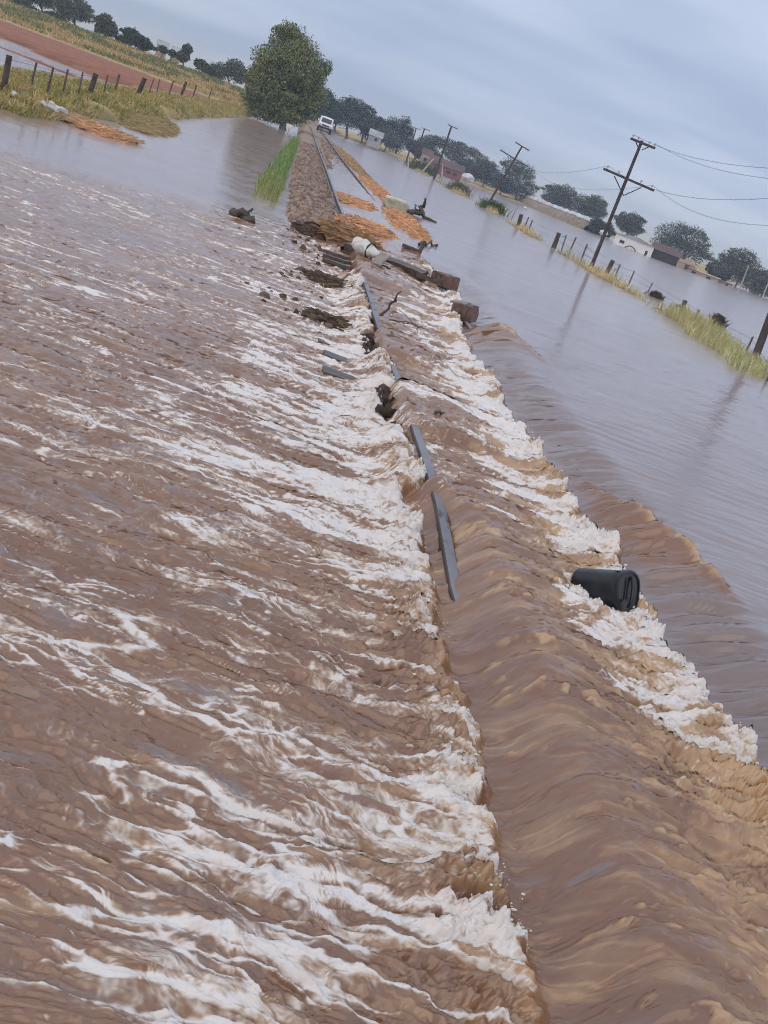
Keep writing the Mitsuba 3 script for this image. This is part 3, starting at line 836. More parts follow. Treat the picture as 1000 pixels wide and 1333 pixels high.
whole('drift_branch', stick([c0, (c0 + c1) / 2 + [0, 0, 0.06], c1], 0.04, 0.015, 4), 'dark_wet_timber', 'thin branch trailing from the tip of the straw bank', 'branch', True)
k = thing('drift_log', 'short dark log floating in the rapids left of the reeds', 'log')
a, b = onz(304, 277, -0.16), onz(332, 286, -0.13)
part(k, 'log', stick([a, (a + b) / 2 + [0, 0, 0.03], b], 0.09, 0.07, 5, 9), 'dark_wet_timber', True)
part(k, 'branch_stub', stick([(a + b) / 2, (a + b) / 2 + [0.1, 0.1, 0.16]], 0.035, 0.015, 6), 'dark_wet_timber', True)


def twig(label, name, a, b, rise, r, forks, seed):
    k = thing(name, label, 'twig', 'twigs caught in the torrent')
    a, b = np.asarray(a), np.asarray(b)
    part(k, 'stem', stick([a, (a + b) / 2 + [0.01, 0, rise], b], r, r * 0.4, seed), 'dark_wet_timber', True)
    rr = np.random.default_rng(seed)
    for i in range(forks):
        q = a + (b - a) * rr.uniform(0.3, 0.9)
        part(k, 'fork', stick([q, q + rr.normal(size=3) * [0.5, 0.5, 0.3] * np.linalg.norm(b - a) * 0.5 + [0, 0, 0.08]], r * 0.6, r * 0.25, seed + i), 'dark_wet_timber', True)


q = onz(536, 799, -0.16)
twig('lone bent twig sticking out of the foam left of the broken rail', 'twig', q + [0, 0, -0.05], q + [-0.03, 0.01, 0.11], 0.0, 0.0055, 0, 21)
q = onz(501, 408, 0.0)
twig('upright stick just right of the bare rail, below the beam', 'twig', q + [-0.05, 0, -0.08], q + [0.10, 0, 0.32], 0.0, 0.022, 0, 22)
q = onz(530, 425, 0.0)
twig('forked twigs lying in the foam between the rails', 'twig', q + [-0.22, 0.06, 0.0], q + [0.25, -0.06, 0.05], 0.03, 0.010, 4, 23)
q = onz(560, 543, 0.03)
twig('short dark stub poking from the water right of the bare rail', 'twig', q + [-0.04, 0, -0.02], q + [0.10, 0.02, 0.07], 0.01, 0.02, 0, 24)
q = onz(462, 306, 0.0)
twig('long thin stick lying over the muddy clump left of the rail end', 'twig', onz(385, 291, -0.02), onz(437, 297, 0.05), 0.03, 0.03, 1, 25)
for i, (px, s, lab) in enumerate([((70, 141), 0.13, 'largest white foam scrap on the straw of the left bank'), ((83, 145), 0.09, 'small white foam scrap right of the largest one'), ((19, 125), 0.11, 'white foam scrap at the left edge of the bank'), ((56, 137), 0.10, 'tiny white foam scrap left of the largest one')]):
    c = onz(*px, 0.02)
    m = box(s * 2, s * 1.2, s * 0.9, r=s * 0.2).subdivide().subdivide()
    m.vertices += (meshkit.noise(m.vertices * 9 + i)[:, None] - 0.5) * s * 0.5
    whole('foam_scrap', turned(m, (10 * i, 15, 40 * i), c + [0, 0, s * 0.3]), 'white_plastic', lab, 'scrap', 50, group='white scraps on the left bank')

# ------------------------------------------------------------------ the black drum
paint('black_drum_plastic', (0.009, 0.011, 0.017), 0.2, 0.4, 14, rgb2=(0.022, 0.020, 0.021))
paint('dull_black_plastic', (0.026, 0.025, 0.025), 0.4, 0.25, 14)


def rounded_square(w, h, r, n=7):
    p = []
    for cx, cy, a0 in ((w / 2 - r, h / 2 - r, 0), (-w / 2 + r, h / 2 - r, 90), (-w / 2 + r, -h / 2 + r, 180), (w / 2 - r, -h / 2 + r, 270)):
        for a in np.radians(a0 + np.linspace(0, 90, n)):
            p.append((cx + r * math.cos(a), cy + r * math.sin(a)))
    return np.array(p)


def loft(sections):
    """Closed solid through rings of (scale, height) of one outline."""
    n = len(sections[0])
    v = np.vstack(sections + [sections[0].mean(0, keepdims=True), sections[-1].mean(0, keepdims=True)])
    f = []
    for i in range(len(sections) - 1):
        for j in range(n):
            k = (j + 1) % n
            f += [(i * n + j, i * n + k, (i + 1) * n + k), (i * n + j, (i + 1) * n + k, (i + 1) * n + j)]
    e, o = n * len(sections), n * (len(sections) - 1)
    for j in range(n):
        k = (j + 1) % n
        f += [(e, k, j), (e + 1, o + j, o + k)]
    m = trimesh.Trimesh(v, f, process=False)
    m.fix_normals()
    return m


O = rounded_square(0.205, 0.228, 0.085)
ring = lambda s, z: np.column_stack([O * s, np.full(len(O), z)])
body = loft([ring(0.88, -0.235), ring(0.95, -0.225), ring(0.97, -0.20), ring(0.99, 0.0), ring(1.0, 0.035), ring(0.97, 0.045), ring(0.97, 0.055), ring(1.03, 0.062), ring(1.04, 0.085), ring(1.0, 0.093), ring(0.90, 0.093), ring(0.87, 0.080), ring(0.86, 0.068)])
rim = loft([ring(1.03, 0.060), ring(1.055, 0.066), ring(1.055, 0.080), ring(1.03, 0.086)])
lid = loft([ring(0.855, 0.060), ring(0.85, 0.076), ring(0.80, 0.083), ring(0.70, 0.083), ring(0.67, 0.074), ring(0.60, 0.074)])
handle = tube([(0.004, -0.082, 0.074), (0.004, -0.07, 0.10), (0.004, -0.03, 0.108), (0.004, 0.03, 0.108), (0.004, 0.07, 0.10), (0.004, 0.082, 0.074)], 0.011, 10)
rib1 = box(0.012, 0.15, 0.02, (0.045, 0, 0.082), 0.003)
rib2 = box(0.012, 0.15, 0.02, (-0.04, 0, 0.082), 0.003)
cap = trimesh.creation.cylinder(0.026, 0.03, sections=20)
cap.apply_translation((-0.062, -0.07, 0.092))
tag = box(0.034, 0.004, 0.030, (-0.035, 0.1335, 0.02), 0.0015)
ax = np.array([0.56, -0.72, 0.44])
ax /= np.linalg.norm(ax)
up_ = np.array([0.10, 0.10, 1.0])
up_ -= ax * (ax @ up_)
up_ /= np.linalg.norm(up_)
M = np.eye(4)
M[:3, :3] = np.stack([np.cross(up_, ax), up_, ax], 1)
M[:3, 3] = aty(801, 769, 5.05)
drum = thing('black_drum', 'black plastic drum with a handled lid, tossed on the edge of the torrent', 'drum')
for nm, m, mt, sm in (('body', body, 'black_drum_plastic', 35), ('rim', rim, 'black_drum_plastic', 35), ('lid', lid, 'dull_black_plastic', 35), ('handle', handle, 'black_drum_plastic', True), ('rib', rib1, 'dull_black_plastic', 35), ('rib', rib2, 'dull_black_plastic', 35), ('cap', cap, 'dull_black_plastic', 35), ('tag', tag, 'cream_plastic', 35)):
    m = m.copy()
    m.apply_transform(M)
    part(drum, nm, m, mt, sm, label='small pale tag near the rim' if nm == 'tag' else None)

# ------------------------------------------------------------------ trees
grain('bark', (0.10, 0.08, 0.065), (0.24, 0.20, 0.165), 0.85, along=(1, 1, 0.25), scale=7)
scene['foliage'] = {'type': 'twosided', 'bsdf': {'type': 'principled', 'base_color': {'type': 'mesh_attribute', 'name': 'vertex_color'}, 'roughness': 0.65, 'specular': 0.3}}


def leaf_mass(lobes, n, size, cols, seed, droop=0.25, holes=0.32):
    """Leaves spread through the lobes (centre, radii): clumps of leaves with gaps between them."""
    r = np.random.default_rng(seed)
    vol = np.array([np.prod(b) ** 0.72 for _, b in lobes])
    which = r.choice(len(lobes), n, p=vol / vol.sum())
    d = r.normal(size=(n, 3))
    d /= np.linalg.norm(d, axis=1, keepdims=True)
    rad = r.random(n) ** 0.42
    C = np.array([a for a, _ in lobes])[which]
    R = np.array([b for _, b in lobes])[which]
    edge = 0.62 + 0.50 * meshkit.noise(d * 2.6 + which[:, None] * 11.3, seed) + 0.34 * meshkit.noise(d * 7.0 + which[:, None] * 5.3, seed + 2)
    P = C + d * R * (rad * edge)[:, None]
    P[:, 2] -= droop * r.random(n) * 0.5 * size
    big = np.mean([b.mean() for _, b in lobes])
    keep = meshkit.fbm(P / (0.42 * big) + seed, 2, seed) > holes
    keep |= rad < 0.25
    P = P[keep]
    n = len(P)
    a = r.normal(size=(n, 3))
    a[:, 2] -= droop * 2.0
    a /= np.linalg.norm(a, axis=1, keepdims=True)
    b = np.cross(a, r.normal(size=(n, 3)))
    b /= np.linalg.norm(b, axis=1, keepdims=True) + 1e-9
    s = (size * (0.5 + 0.9 * r.random(n)))[:, None]
    v = np.stack([P - a * s, P + b * s * 0.42, P + a * s, P - b * s * 0.42], 1).reshape(-1, 3)
    i = np.arange(n)[:, None] * 4
    f = np.concatenate([i + [[0, 1, 2]], i + [[0, 2, 3]]])
    tone = meshkit.noise(P / (0.55 * big) + 3 * seed, seed + 1)[:, None]
    c = np.array(cols)
    base = c[r.integers(0, len(c), n)] * (0.70 + 0.6 * tone) * (0.75 + 0.5 * r.random((n, 1)))
    return v, f, np.repeat(base, 4, 0)


GUM = [(0.100, 0.120, 0.070), (0.122, 0.135, 0.080), (0.082, 0.102, 0.066), (0.135, 0.132, 0.082)]
BIGTREE = [(0.18, 0.24, 0.08), (0.23, 0.275, 0.098), (0.125, 0.175, 0.066), (0.28, 0.28, 0.115), (0.20, 0.19, 0.09)]
DARK = [(0.060, 0.082, 0.050), (0.076, 0.096, 0.056), (0.052, 0.072, 0.048)]


def tree(name, label, y, base, lobes, n, size, cols, seed, group=None, sink=0.4, limbs=3, trunk_r=None, holes=0.32, droop=0.25, category='tree'):
    """A tree at the distance y. base: its foot and lobes: (x, y, rx, ry) of its crown, as they are seen in the photograph."""
    L = []
    px = np.linalg.norm(aty(base[0], base[1], y) - CAM) / math.hypot(FOCAL, _uv(*base)[1])
    r = np.random.default_rng(seed)
    for lx, ly, rx, ry in lobes:
        dy = r.normal() * rx * px * 0.35
        c = aty(lx, ly, y + dy)
        L.append((c, np.array([rx * px, rx * px * 0.9, ry * px])))
    for c, b in list(L):
        for _ in range(6):
            u = r.normal(size=3)
            u /= np.linalg.norm(u)
            u[2] = abs(u[2]) * 0.8 - 0.2
            L.append((c + u * b * r.uniform(0.8, 1.32), b * r.uniform(0.16, 0.38) * [1.2, 1.2, 0.7]))
    foot = aty(base[0], base[1], y)
    gz = float(ground_z(np.array([foot[0]]), np.array([foot[1]]))[0])
    foot[2] = gz - sink if foot[2] > gz else foot[2] - sink
    k = thing(name, label, category, group)
    top = np.mean([c for c, _ in L], 0)
    H = max(top[2] - foot[2], 0.8)
    tr = trunk_r or 0.035 * H + 0.05
    mid = foot + (top - foot) * 0.45 + r.normal(size=3) * [0.04, 0.04, 0] * H
    pieces = [tube([foot, foot + (mid - foot) * 0.5 + r.normal(size=3) * 0.03 * H, mid, top], [tr * 1.25, tr, tr * 0.8, tr * 0.35], 8)]
    part(k, 'trunk', pieces[0], 'bark', True)
    order = np.argsort([-np.prod(b) for _, b in L])[:limbs]
    for i in order:
        c = L[i][0]
        m = (mid * 0.5 + c * 0.5) + [0, 0, 0.06 * H]
        part(k, 'limb', tube([mid * 0.85 + foot * 0.15, m, c + [0, 0, 0.25 * L[i][1][2]]], [tr * 0.55, tr * 0.4, tr * 0.14], 6), 'bark', True)
    v, f, c = leaf_mass(L, n, size, cols, seed, droop, holes)
    part(k, 'crown', (v, f), 'foliage', False, color=c)
    return k


tree('gum_tree', 'large dense green gum tree standing beside the ballast, left of the rails', 104, (374, 160),
     [(376, 62, 25, 28), (362, 88, 36, 30), (392, 82, 26, 28), (350, 112, 30, 26), (384, 112, 38, 32), (410, 98, 16, 22), (340, 126, 22, 22), (362, 134, 34, 24), (392, 138, 20, 20), (424, 88, 8, 10), (378, 42, 12, 12), (330, 100, 12, 14), (402, 118, 18, 22), (342, 142, 20, 13), (372, 150, 22, 10), (356, 146, 18, 12), (394, 148, 10, 10)],
     95000, 0.115, BIGTREE, 201, limbs=7, trunk_r=0.34, holes=0.34, droop=0.5)
FT = 'dark gum trees beyond the flood'
spec = [
    ('dark gum tree directly behind the white pickup truck', 215, (424, 160), [(420, 128, 16, 14), (426, 146, 14, 16), (412, 142, 10, 14)], DARK),
    ('broad dark gum tree right of the white pickup truck', 225, (455, 170), [(447, 140, 15, 11), (464, 138, 17, 10), (455, 154, 22, 12), (478, 146, 12, 10)], DARK),
    ('low dark gum tree left of the four leaning poles', 235, (492, 186), [(480, 160, 14, 12), (494, 164, 14, 12), (486, 176, 18, 10)], DARK),
    ('rounded dark gum tree next to the farthest poles', 245, (518, 196), [(512, 166, 14, 14), (526, 164, 10, 12), (516, 182, 18, 14), (530, 176, 9, 12)], DARK),
    ('dark gum tree behind the twin leaning poles', 262, (562, 208), [(553, 188, 13, 10), (566, 184, 13, 8), (560, 199, 15, 8)], GUM),
    ('spreading gum tree above the red shed', 262, (596, 218), [(582, 188, 15, 8), (600, 193, 14, 8), (616, 199, 10, 7), (592, 204, 13, 9), (604, 210, 10, 8)], GUM),
    ('gum tree right of the red shed, left half of a pair', 238, (630, 238), [(628, 214, 16, 11), (622, 226, 13, 9), (640, 222, 12, 11), (636, 234, 14, 8)], GUM),
    ('gum tree behind the second telegraph pole, right half of a pair', 236, (674, 254), [(668, 217, 16, 11), (684, 228, 14, 14), (664, 234, 16, 12), (690, 246, 11, 10), (674, 248, 16, 8)], GUM),
    ('round dark gum tree between the second pole and the nearest whole pole', 228, (728, 276), [(722, 252, 15, 13), (738, 250, 11, 10), (730, 264, 20, 11), (742, 262, 10, 10)], GUM),
    ('dark gum tree left of the nearest whole pole, touching its round neighbour', 224, (764, 290), [(760, 264, 14, 10), (776, 264, 13, 10), (766, 278, 19, 12), (782, 274, 8, 12)], GUM),
    ('small gum tree peeping over the white shed', 205, (820, 302), [(812, 286, 11, 9), (826, 288, 12, 10), (820, 296, 18, 8)], GUM),
    ('widest gum tree, behind the brown roof and right of the white shed', 190, (890, 340), [(870, 304, 18, 12), (888, 298, 16, 8), (904, 308, 17, 13), (862, 318, 16, 13), (888, 322, 28, 14), (910, 330, 15, 14), (916, 320, 9, 9)], GUM),
    ('gum tree at the pale right hand pole', 178, (962, 372), [(950, 338, 14, 10), (968, 334, 16, 10), (958, 352, 24, 14), (940, 350, 11, 10), (978, 348, 12, 14), (976, 366, 14, 12)], GUM),
    ('dark gum tree in the gap just right of the pickup truck', 240, (438, 166), [(436, 142, 11, 10), (444, 150, 10, 10), (434, 154, 10, 9)], DARK),
    ('low dark tree left of the grey roofed hut', 232, (474, 178), [(470, 158, 12, 9), (480, 168, 12, 8)], GUM),
    ('low dark tree right of the grey roofed hut', 228, (502, 192), [(500, 176, 12, 9), (510, 184, 12, 8)], GUM),
    ('dark low tree behind the tan outbuilding', 250, (542, 206), [(538, 190, 10, 8), (548, 198, 12, 8)], DARK),
    ('dark low tree between the red shed and the paired trees', 246, (612, 230), [(608, 216, 12, 8), (618, 224, 11, 8)], DARK),
    ('low tree in the gap between the paired trees and the earth bank crown', 232, (652, 250), [(650, 236, 12, 8), (660, 243, 11, 8)], DARK),
    ('low dark tree behind the pale bare pole at the right', 182, (936, 366), [(930, 350, 10, 8), (940, 358, 11, 8)], DARK),
    ('gum tree cut by the right edge of the picture', 172, (996, 384), [(992, 362, 12, 12), (1004, 372, 16, 14), (986, 374, 10, 10)], GUM),
]
for i, (lab, y, base, lobes, cols) in enumerate(spec):
    tree('far_gum_tree', lab, y, base, lobes, 22000, 0.14, cols, 210 + i, FT, limbs=2, holes=0.40)
tree('dark_bush', 'round dark bush beside the left end of the white shed', 176, (784, 306), [(778, 294, 11, 9), (790, 300, 10, 9)], 5000, 0.2, DARK, 240, None, limbs=1, category='bush')
spec = [
    ('leafy tree at the upper left corner of the picture', 170, (60, 12), [(58, -2, 14, 10), (40, -8, 14, 10)], GUM),
    ('widest tree on the left hillside', 165, (100, 28), [(80, 8, 12, 10), (100, 10, 18, 12), (112, 20, 12, 8), (90, 18, 14, 8)], GUM),
    ('upright tree second from the widest on the left hillside', 160, (138, 46), [(136, 28, 10, 9), (142, 38, 10, 9), (130, 36, 6, 8)], GUM),
    ('low rounded tree in the middle of the left hillside', 158, (182, 64), [(172, 46, 11, 8), (186, 56, 12, 8)], DARK),
    ('narrow tree on the left hillside, nearest to the pale roofs', 168, (241, 80), [(244, 64, 6, 6), (239, 73, 7, 7)], GUM),
    ('bluish tree on the hill just left of the large gum tree', 176, (300, 108), [(290, 92, 12, 9), (306, 86, 12, 9), (312, 98, 12, 10), (282, 98, 8, 8)], GUM),
]
for i, (lab, y, base, lobes, cols) in enumerate(spec):
    tree('hill_tree', lab, y, base, lobes, 9000, 0.15, cols, 260 + i, 'trees along the left hillside', limbs=2, holes=0.34)
for i, (x, yy, rx, ry, d, lab) in enumerate([(212, 64, 5, 4, 166, 'small bush between the two middle hillside trees'), (224, 69, 4, 4, 168, 'small bush left of the narrow hillside tree'), (262, 84, 9, 6, 160, 'green bush right of the narrow hillside tree'),
                                             (272, 92, 8, 6, 155, 'green bush left of the bluish hill tree'), (22, 2, 16, 7, 160, 'green thicket at the top left corner'), (70, 22, 12, 6, 156, 'green thicket under the widest hillside tree'), (160, 52, 9, 5, 162, 'low bush left of the rounded hillside tree')]):
    tree('hill_bush', lab, d, (x, yy + ry * 0.8), [(x, yy, rx, ry), (x + rx * 0.5, yy + ry * 0.45, rx * 0.8, ry * 0.8)], 2600, 0.17, [(0.08, 0.105, 0.045), (0.10, 0.12, 0.05), (0.06, 0.085, 0.04)], 280 + i, 'bushes along the left hillside', limbs=1, category='bush')

# bushes and weeds on the fence strip
for i, (px, w, h, lab, cols) in enumerate([((853, 388), 0.26, 0.30, 'dark weed bush on the fence strip right of the nearest whole pole', [(0.06, 0.055, 0.035), (0.09, 0.08, 0.045), (0.12, 0.10, 0.06)]),
                                           ((932, 424), 0.28, 0.45, 'dark spiky weed bush behind the pale grass', [(0.055, 0.045, 0.035), (0.08, 0.065, 0.05), (0.10, 0.085, 0.06)]),
                                           ((640, 275), 1.1, 0.9, 'green weed bush at the foot of the second telegraph pole', [(0.08, 0.12, 0.04), (0.11, 0.14, 0.05)]),
                                           ((549, 224), 2.0, 1.5, 'dark green bush by the two white stakes', [(0.06, 0.09, 0.04), (0.08, 0.11, 0.05)]),
                                           ((596, 250), 1.2, 1.0, 'grey green tussock on the strip left of the second pole', [(0.13, 0.13, 0.07), (0.17, 0.15, 0.08)]),
                                           ((885, 404), 0.20, 0.2, 'little dark weed at the notched fence post', [(0.05, 0.05, 0.03), (0.08, 0.08, 0.04)])]):
    c = onz(px[0], px[1], 0.05)
    r = np.random.default_rng(300 + i)
    n = 420
    P = c + r.normal(size=(n, 3)) * [w * 0.45, w * 0.45, 0]
    P[:, 2] = c[2] - 0.1
    v, f, cc = blades(P, h, 0.02 + 0.012 * w, 0.8, np.array(cols), seed=300 + i)
    lv, lf, lc = leaf_mass([(c + [0, 0, h * 0.45], np.array([w * 0.8, w * 0.8, h * 0.45]))], 500, 0.05 + 0.03 * w, cols, 310 + i)
    k = thing('strip_bush', lab, 'bush', 'bushes on the right fence strip')
    part(k, 'stems', (v, f), 'foliage', False, color=cc)
    part(k, 'leaves', (lv, lf), 'foliage', False, color=lc)

# ------------------------------------------------------------------ telegraph poles and wires
grain('pole_wood', (0.050, 0.036, 0.034), (0.095, 0.072, 0.066), 0.8, along=(1, 1, 0.2), scale=12)
grain('pale_pole_wood', (0.36, 0.33, 0.29), (0.48, 0.44, 0.40), 0.8, along=(1, 1, 0.2), scale=6)
paint('porcelain', (0.5, 0.5, 0.48), 0.3, 0.1, 5)


def pole(label, base, top, arms, r=0.10, braces=(), mat='pole_wood', name='telegraph_pole', group='telegraph poles along the flooded fence', z=0.0, y=None, category='pole'):
    b = onz(*base, z) if y is None else aty(*base, y)
    t = aty(*top, b[1])
    k = thing(name, label, category, group)
    d = (t - b) / np.linalg.norm(t - b)
    part(k, 'post', tube([b - d * 0.8, b, (b + t) / 2, t], [r * 1.15, r * 1.1, r * 0.95, r * 0.8], 10), mat, 50)
    ends = []
    for a0, a1 in arms:
        p, q = aty(*a0, b[1] - r), aty(*a1, b[1] - r)
        part(k, 'crossarm', beam_between(p, q, 0.08, 0.09, 0, 0.01, 3, 5), mat, 40)
        for s in (0.06, 0.28, 0.72, 0.94):
            c = p + (q - p) * s
            ends.append(c + d * 0.17)
            part(k, 'insulator', join([tube([c + d * 0.05, c + d * 0.13], 0.014, 6), tube([c + d * 0.11, c + d * 0.13, c + d * 0.16, c + d * 0.18], [0.045, 0.05, 0.035, 0.028], 8)]), 'porcelain', 50)
    for a0, a1 in braces:
        part(k, 'brace', tube([aty(*a0, b[1] - r), aty(*a1, b[1] - r)], 0.022, 6), mat, 50)
    return ends


E1 = pole('nearest whole telegraph pole, tall with two crossarms', (768, 352), (836, 183), [((821, 180), (853, 193)), ((786, 219.5), (851.5, 248))], 0.075,
          [((800, 229), (812, 255)), ((835, 244), (813, 254)), ((828, 185), (833, 196)), ((845, 191), (836, 195))])
E2 = pole('second telegraph pole, leaning with two crossarms before a pair of trees', (635, 267), (679.5, 191), [((671, 185), (689, 196)), ((651, 195), (686, 216))], 0.095, [((656, 213), (671, 222))])
pole('telegraph pole leaning in front of the red shed', (564, 235), (588, 164), [((583, 162), (596, 168)), ((570, 186), (593, 194))], 0.12)
pole('left pole of the twin far poles, leaning', (528, 213), (542, 167), [((537, 165), (547.5, 169))], 0.13)
pole('right pole of the twin far poles, leaning', (536, 217), (553, 167), [((549, 166), (560, 170.5))], 0.13)
E6 = pole('telegraph pole cut by the right edge, standing in the green grass', (983, 466), (1070, 232), [((1052, 228), (1090, 246)), ((1018, 262), (1098, 297))], 0.10)


def wire(a, b, sag, label):
    t = np.linspace(0, 1, 17)[:, None]
    p = a * (1 - t) + b * t
    p[:, 2] -= (4 * t * (1 - t) * sag)[:, 0]
    whole('overhead_wire', tube(p, 0.006, 5), 'black_rubber', label, 'wire', True, group='overhead wires between the telegraph poles')


for i, (j, sag) in enumerate([(0, 0.35), (3, 0.40), (4, 0.55), (7, 0.7)]):
    wire(E6[j], E1[j], sag, ['upper wire right of the nearest whole pole, outer strand', 'upper wire right of the nearest whole pole, inner strand', 'slack lower wire right of the nearest whole pole', 'lowest slack wire right of the nearest whole pole'][i])
for i, j in enumerate((4, 7)):
    wire(E1[j], E2[j], 1.0, ['thin wire from the nearest whole pole to the second pole, left strand', 'thin wire from the nearest whole pole to the second pole, right strand'][i])
pole('pale bare pole before the tree at the far right', (962, 379), (975, 345), [], 0.11, mat='pale_pole_wood', name='pale_pole', group='pale bare poles', y=160)
pole('pale bare pole cut by the right edge under the trees', (991, 391), (1003, 362), [], 0.11, mat='pale_pole_wood', name='pale_pole', group='pale bare poles', y=150)
pole('long white stake leaning right before the red shed', (549.5, 224), (565, 206), [], 0.11, mat='pale_pole_wood', name='white_stake', group='white stakes by the red shed', y=128, category='stake')
pole('upright white stake right of the leaning one', (575, 233), (576.5, 212), [], 0.10, mat='pale_pole_wood', name='white_stake', group='white stakes by the red shed', y=126, category='stake')

# ------------------------------------------------------------------ fences
grain('fence_wood', (0.050, 0.036, 0.030), (0.12, 0.09, 0.075), 0.85, along=(1, 1, 0.25), scale=18)


def fence(label, posts, z):
    """posts: (foot px, height, radius, is wood)."""
    k = thing('wire_fence', label, 'fence')
    tops = []
    for i, (px, h, r, wood) in enumerate(posts):
        b = onz(px[0], px[1], z)
        rr = np.random.default_rng(int(px[0] * 7 + 3))
        t = b + [rr.normal() * 0.06 * h, rr.normal() * 0.05 * h, h]
        if wood:
            part(k, 'post', tube([b - [0, 0, 0.6], b, (b + t) / 2, t], [r, r * (1 + 0.1 * rr.normal()), r, r * 0.95], 8), 'fence_wood', 50)
        else:
            part(k, 'picket', beam_between(b - [0, 0, 0.5], t, r * 2, r * 1.2, 0, 0.004, 3, i), 'rusty_steel', 40)
        tops.append((b, t))
    tops.sort(key=lambda q: q[0][1])
    for s in (0.45, 0.85):
        part(k, 'wire', tube([b + (t - b) * s * min(1, 0.8 / np.linalg.norm(t - b)) for b, t in tops], 0.004, 4), 'rusty_steel', True)


fence('old post and wire fence in the long grass of the left bank', [
    ((6, 108), 0.60, 0.07, 1), ((40, 110), 0.55, 0.024, 0), ((62, 116), 0.55, 0.024, 0), ((83, 119), 0.58, 0.024, 0), ((103, 123), 0.60, 0.024, 0), ((117, 121), 0.60, 0.08, 1), ((136, 121), 0.58, 0.024, 0),
    ((150, 117), 0.6, 0.035, 0), ((180, 122), 0.7, 0.10, 1), ((193, 121), 0.7, 0.04, 0), ((204, 121), 0.7, 0.04, 0), ((219, 122), 0.8, 0.05, 0), ((236, 124), 0.9, 0.09, 1), ((252, 124), 0.8, 0.05, 0), ((272, 126), 0.9, 0.05, 0)], 0.2)
fence('drowned post and wire fence along the grassy strip right of the track', [
    ((674, 296), 0.75, 0.12, 1), ((682, 299), 0.75, 0.035, 0), ((688, 302), 0.7, 0.035, 0), ((721, 322), 0.72, 0.11, 1), ((732, 326), 0.75, 0.03, 0), ((739, 332), 0.85, 0.03, 0), ((756, 341), 0.80, 0.03, 0), ((770, 346), 0.60, 0.024, 0),
    ((789, 357), 0.62, 0.095, 1), ((802, 358), 0.5, 0.025, 0), ((819, 369), 0.55, 0.025, 0), ((843, 380), 0.4, 0.025, 0), ((886, 408), 0.45, 0.085, 1), ((906, 416), 0.34, 0.022, 0), ((970, 462), 0.5, 0.022, 0), ((998, 496), 0.3, 0.02, 0)], 0.1)

# ------------------------------------------------------------------ buildings and banks beyond the flood
paint('white_wall', (0.84, 0.85, 0.84), 0.55, 0.12, 0.6)
paint('rust_roof', (0.16, 0.085, 0.07), 0.7, 0.35, 0.8, rgb2=(0.11, 0.07, 0.06))
paint('red_wall', (0.26, 0.10, 0.085), 0.7, 0.3, 0.7, rgb2=(0.19, 0.075, 0.065))
paint('tan_wall', (0.46, 0.37, 0.29), 0.7, 0.25, 0.7)
paint('grey_roof', (0.40, 0.41, 0.41), 0.5, 0.25, 0.6)
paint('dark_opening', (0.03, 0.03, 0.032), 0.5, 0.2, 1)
paint('sheet_plastic', (0.66, 0.67, 0.68), 0.45, 0.25, 0.5)
grain('earth_bank_material', (0.19, 0.15, 0.10), (0.30, 0.24, 0.17), 0.95, scale=1.4)


class Place:
    """A local frame: x to the right as seen from the track, y away, z up."""

    def __init__(self, p, yaw):
        self.M = trimesh.transformations.euler_matrix(0, 0, yaw)
        self.M[:3, 3] = p

    def __call__(self, m):
        m = m.copy()
        m.apply_transform(self.M)
        return m


def facing(p):
    return -math.atan2(p[0], p[1])


def shed(name, label, px0, px1, y, h, roof_h, depth, wall_mat, roof_mat, z=None, gable=False, openings=(), group=None, category='shed', turn=0.0):
    a, b = aty(*px0, y), aty(*px1, y)
    w = np.linalg.norm((b - a)[:2])
    c = (a + b) / 2
    c[2] = min(a[2], b[2]) if z is None else z
    F = Place(c, facing(c) + turn)
    k = thing(name, label, category, group)
    part(k, 'wall', F(box(w, depth, h + 0.6, (0, depth / 2, h / 2 - 0.3), 0.02)), wall_mat, 30)
    if gable:
        pr = trimesh.Trimesh([(-w / 2 - 0.15, -0.2, h), (w / 2 + 0.15, -0.2, h), (0, -0.2, h + roof_h), (-w / 2 - 0.15, depth + 0.2, h), (w / 2 + 0.15, depth + 0.2, h), (0, depth + 0.2, h + roof_h)], [(0, 1, 2), (5, 4, 3), (0, 2, 5), (0, 5, 3), (2, 1, 4), (2, 4, 5), (1, 0, 3), (1, 3, 4)])
    else:
        pr = trimesh.Trimesh([(-w / 2 - 0.2, -0.25, h), (w / 2 + 0.2, -0.25, h), (w / 2 + 0.2, depth / 2, h + roof_h), (-w / 2 - 0.2, depth / 2, h + roof_h), (-w / 2 - 0.2, depth + 0.25, h), (w / 2 + 0.2, depth + 0.25, h)], [(0, 1, 2), (0, 2, 3), (3, 2, 5), (3, 5, 4), (0, 3, 4), (1, 5, 2), (0, 4, 5), (0, 5, 1)])
    pr.fix_normals()
    part(k, 'roof', F(pr), roof_mat, False)
    for nm, x, zz, ow, oh in openings:
        part(k, nm, F(box(ow, 0.08, oh, (x * w, -0.03, zz), 0.01)), 'dark_opening', 30)
    return k, F, w


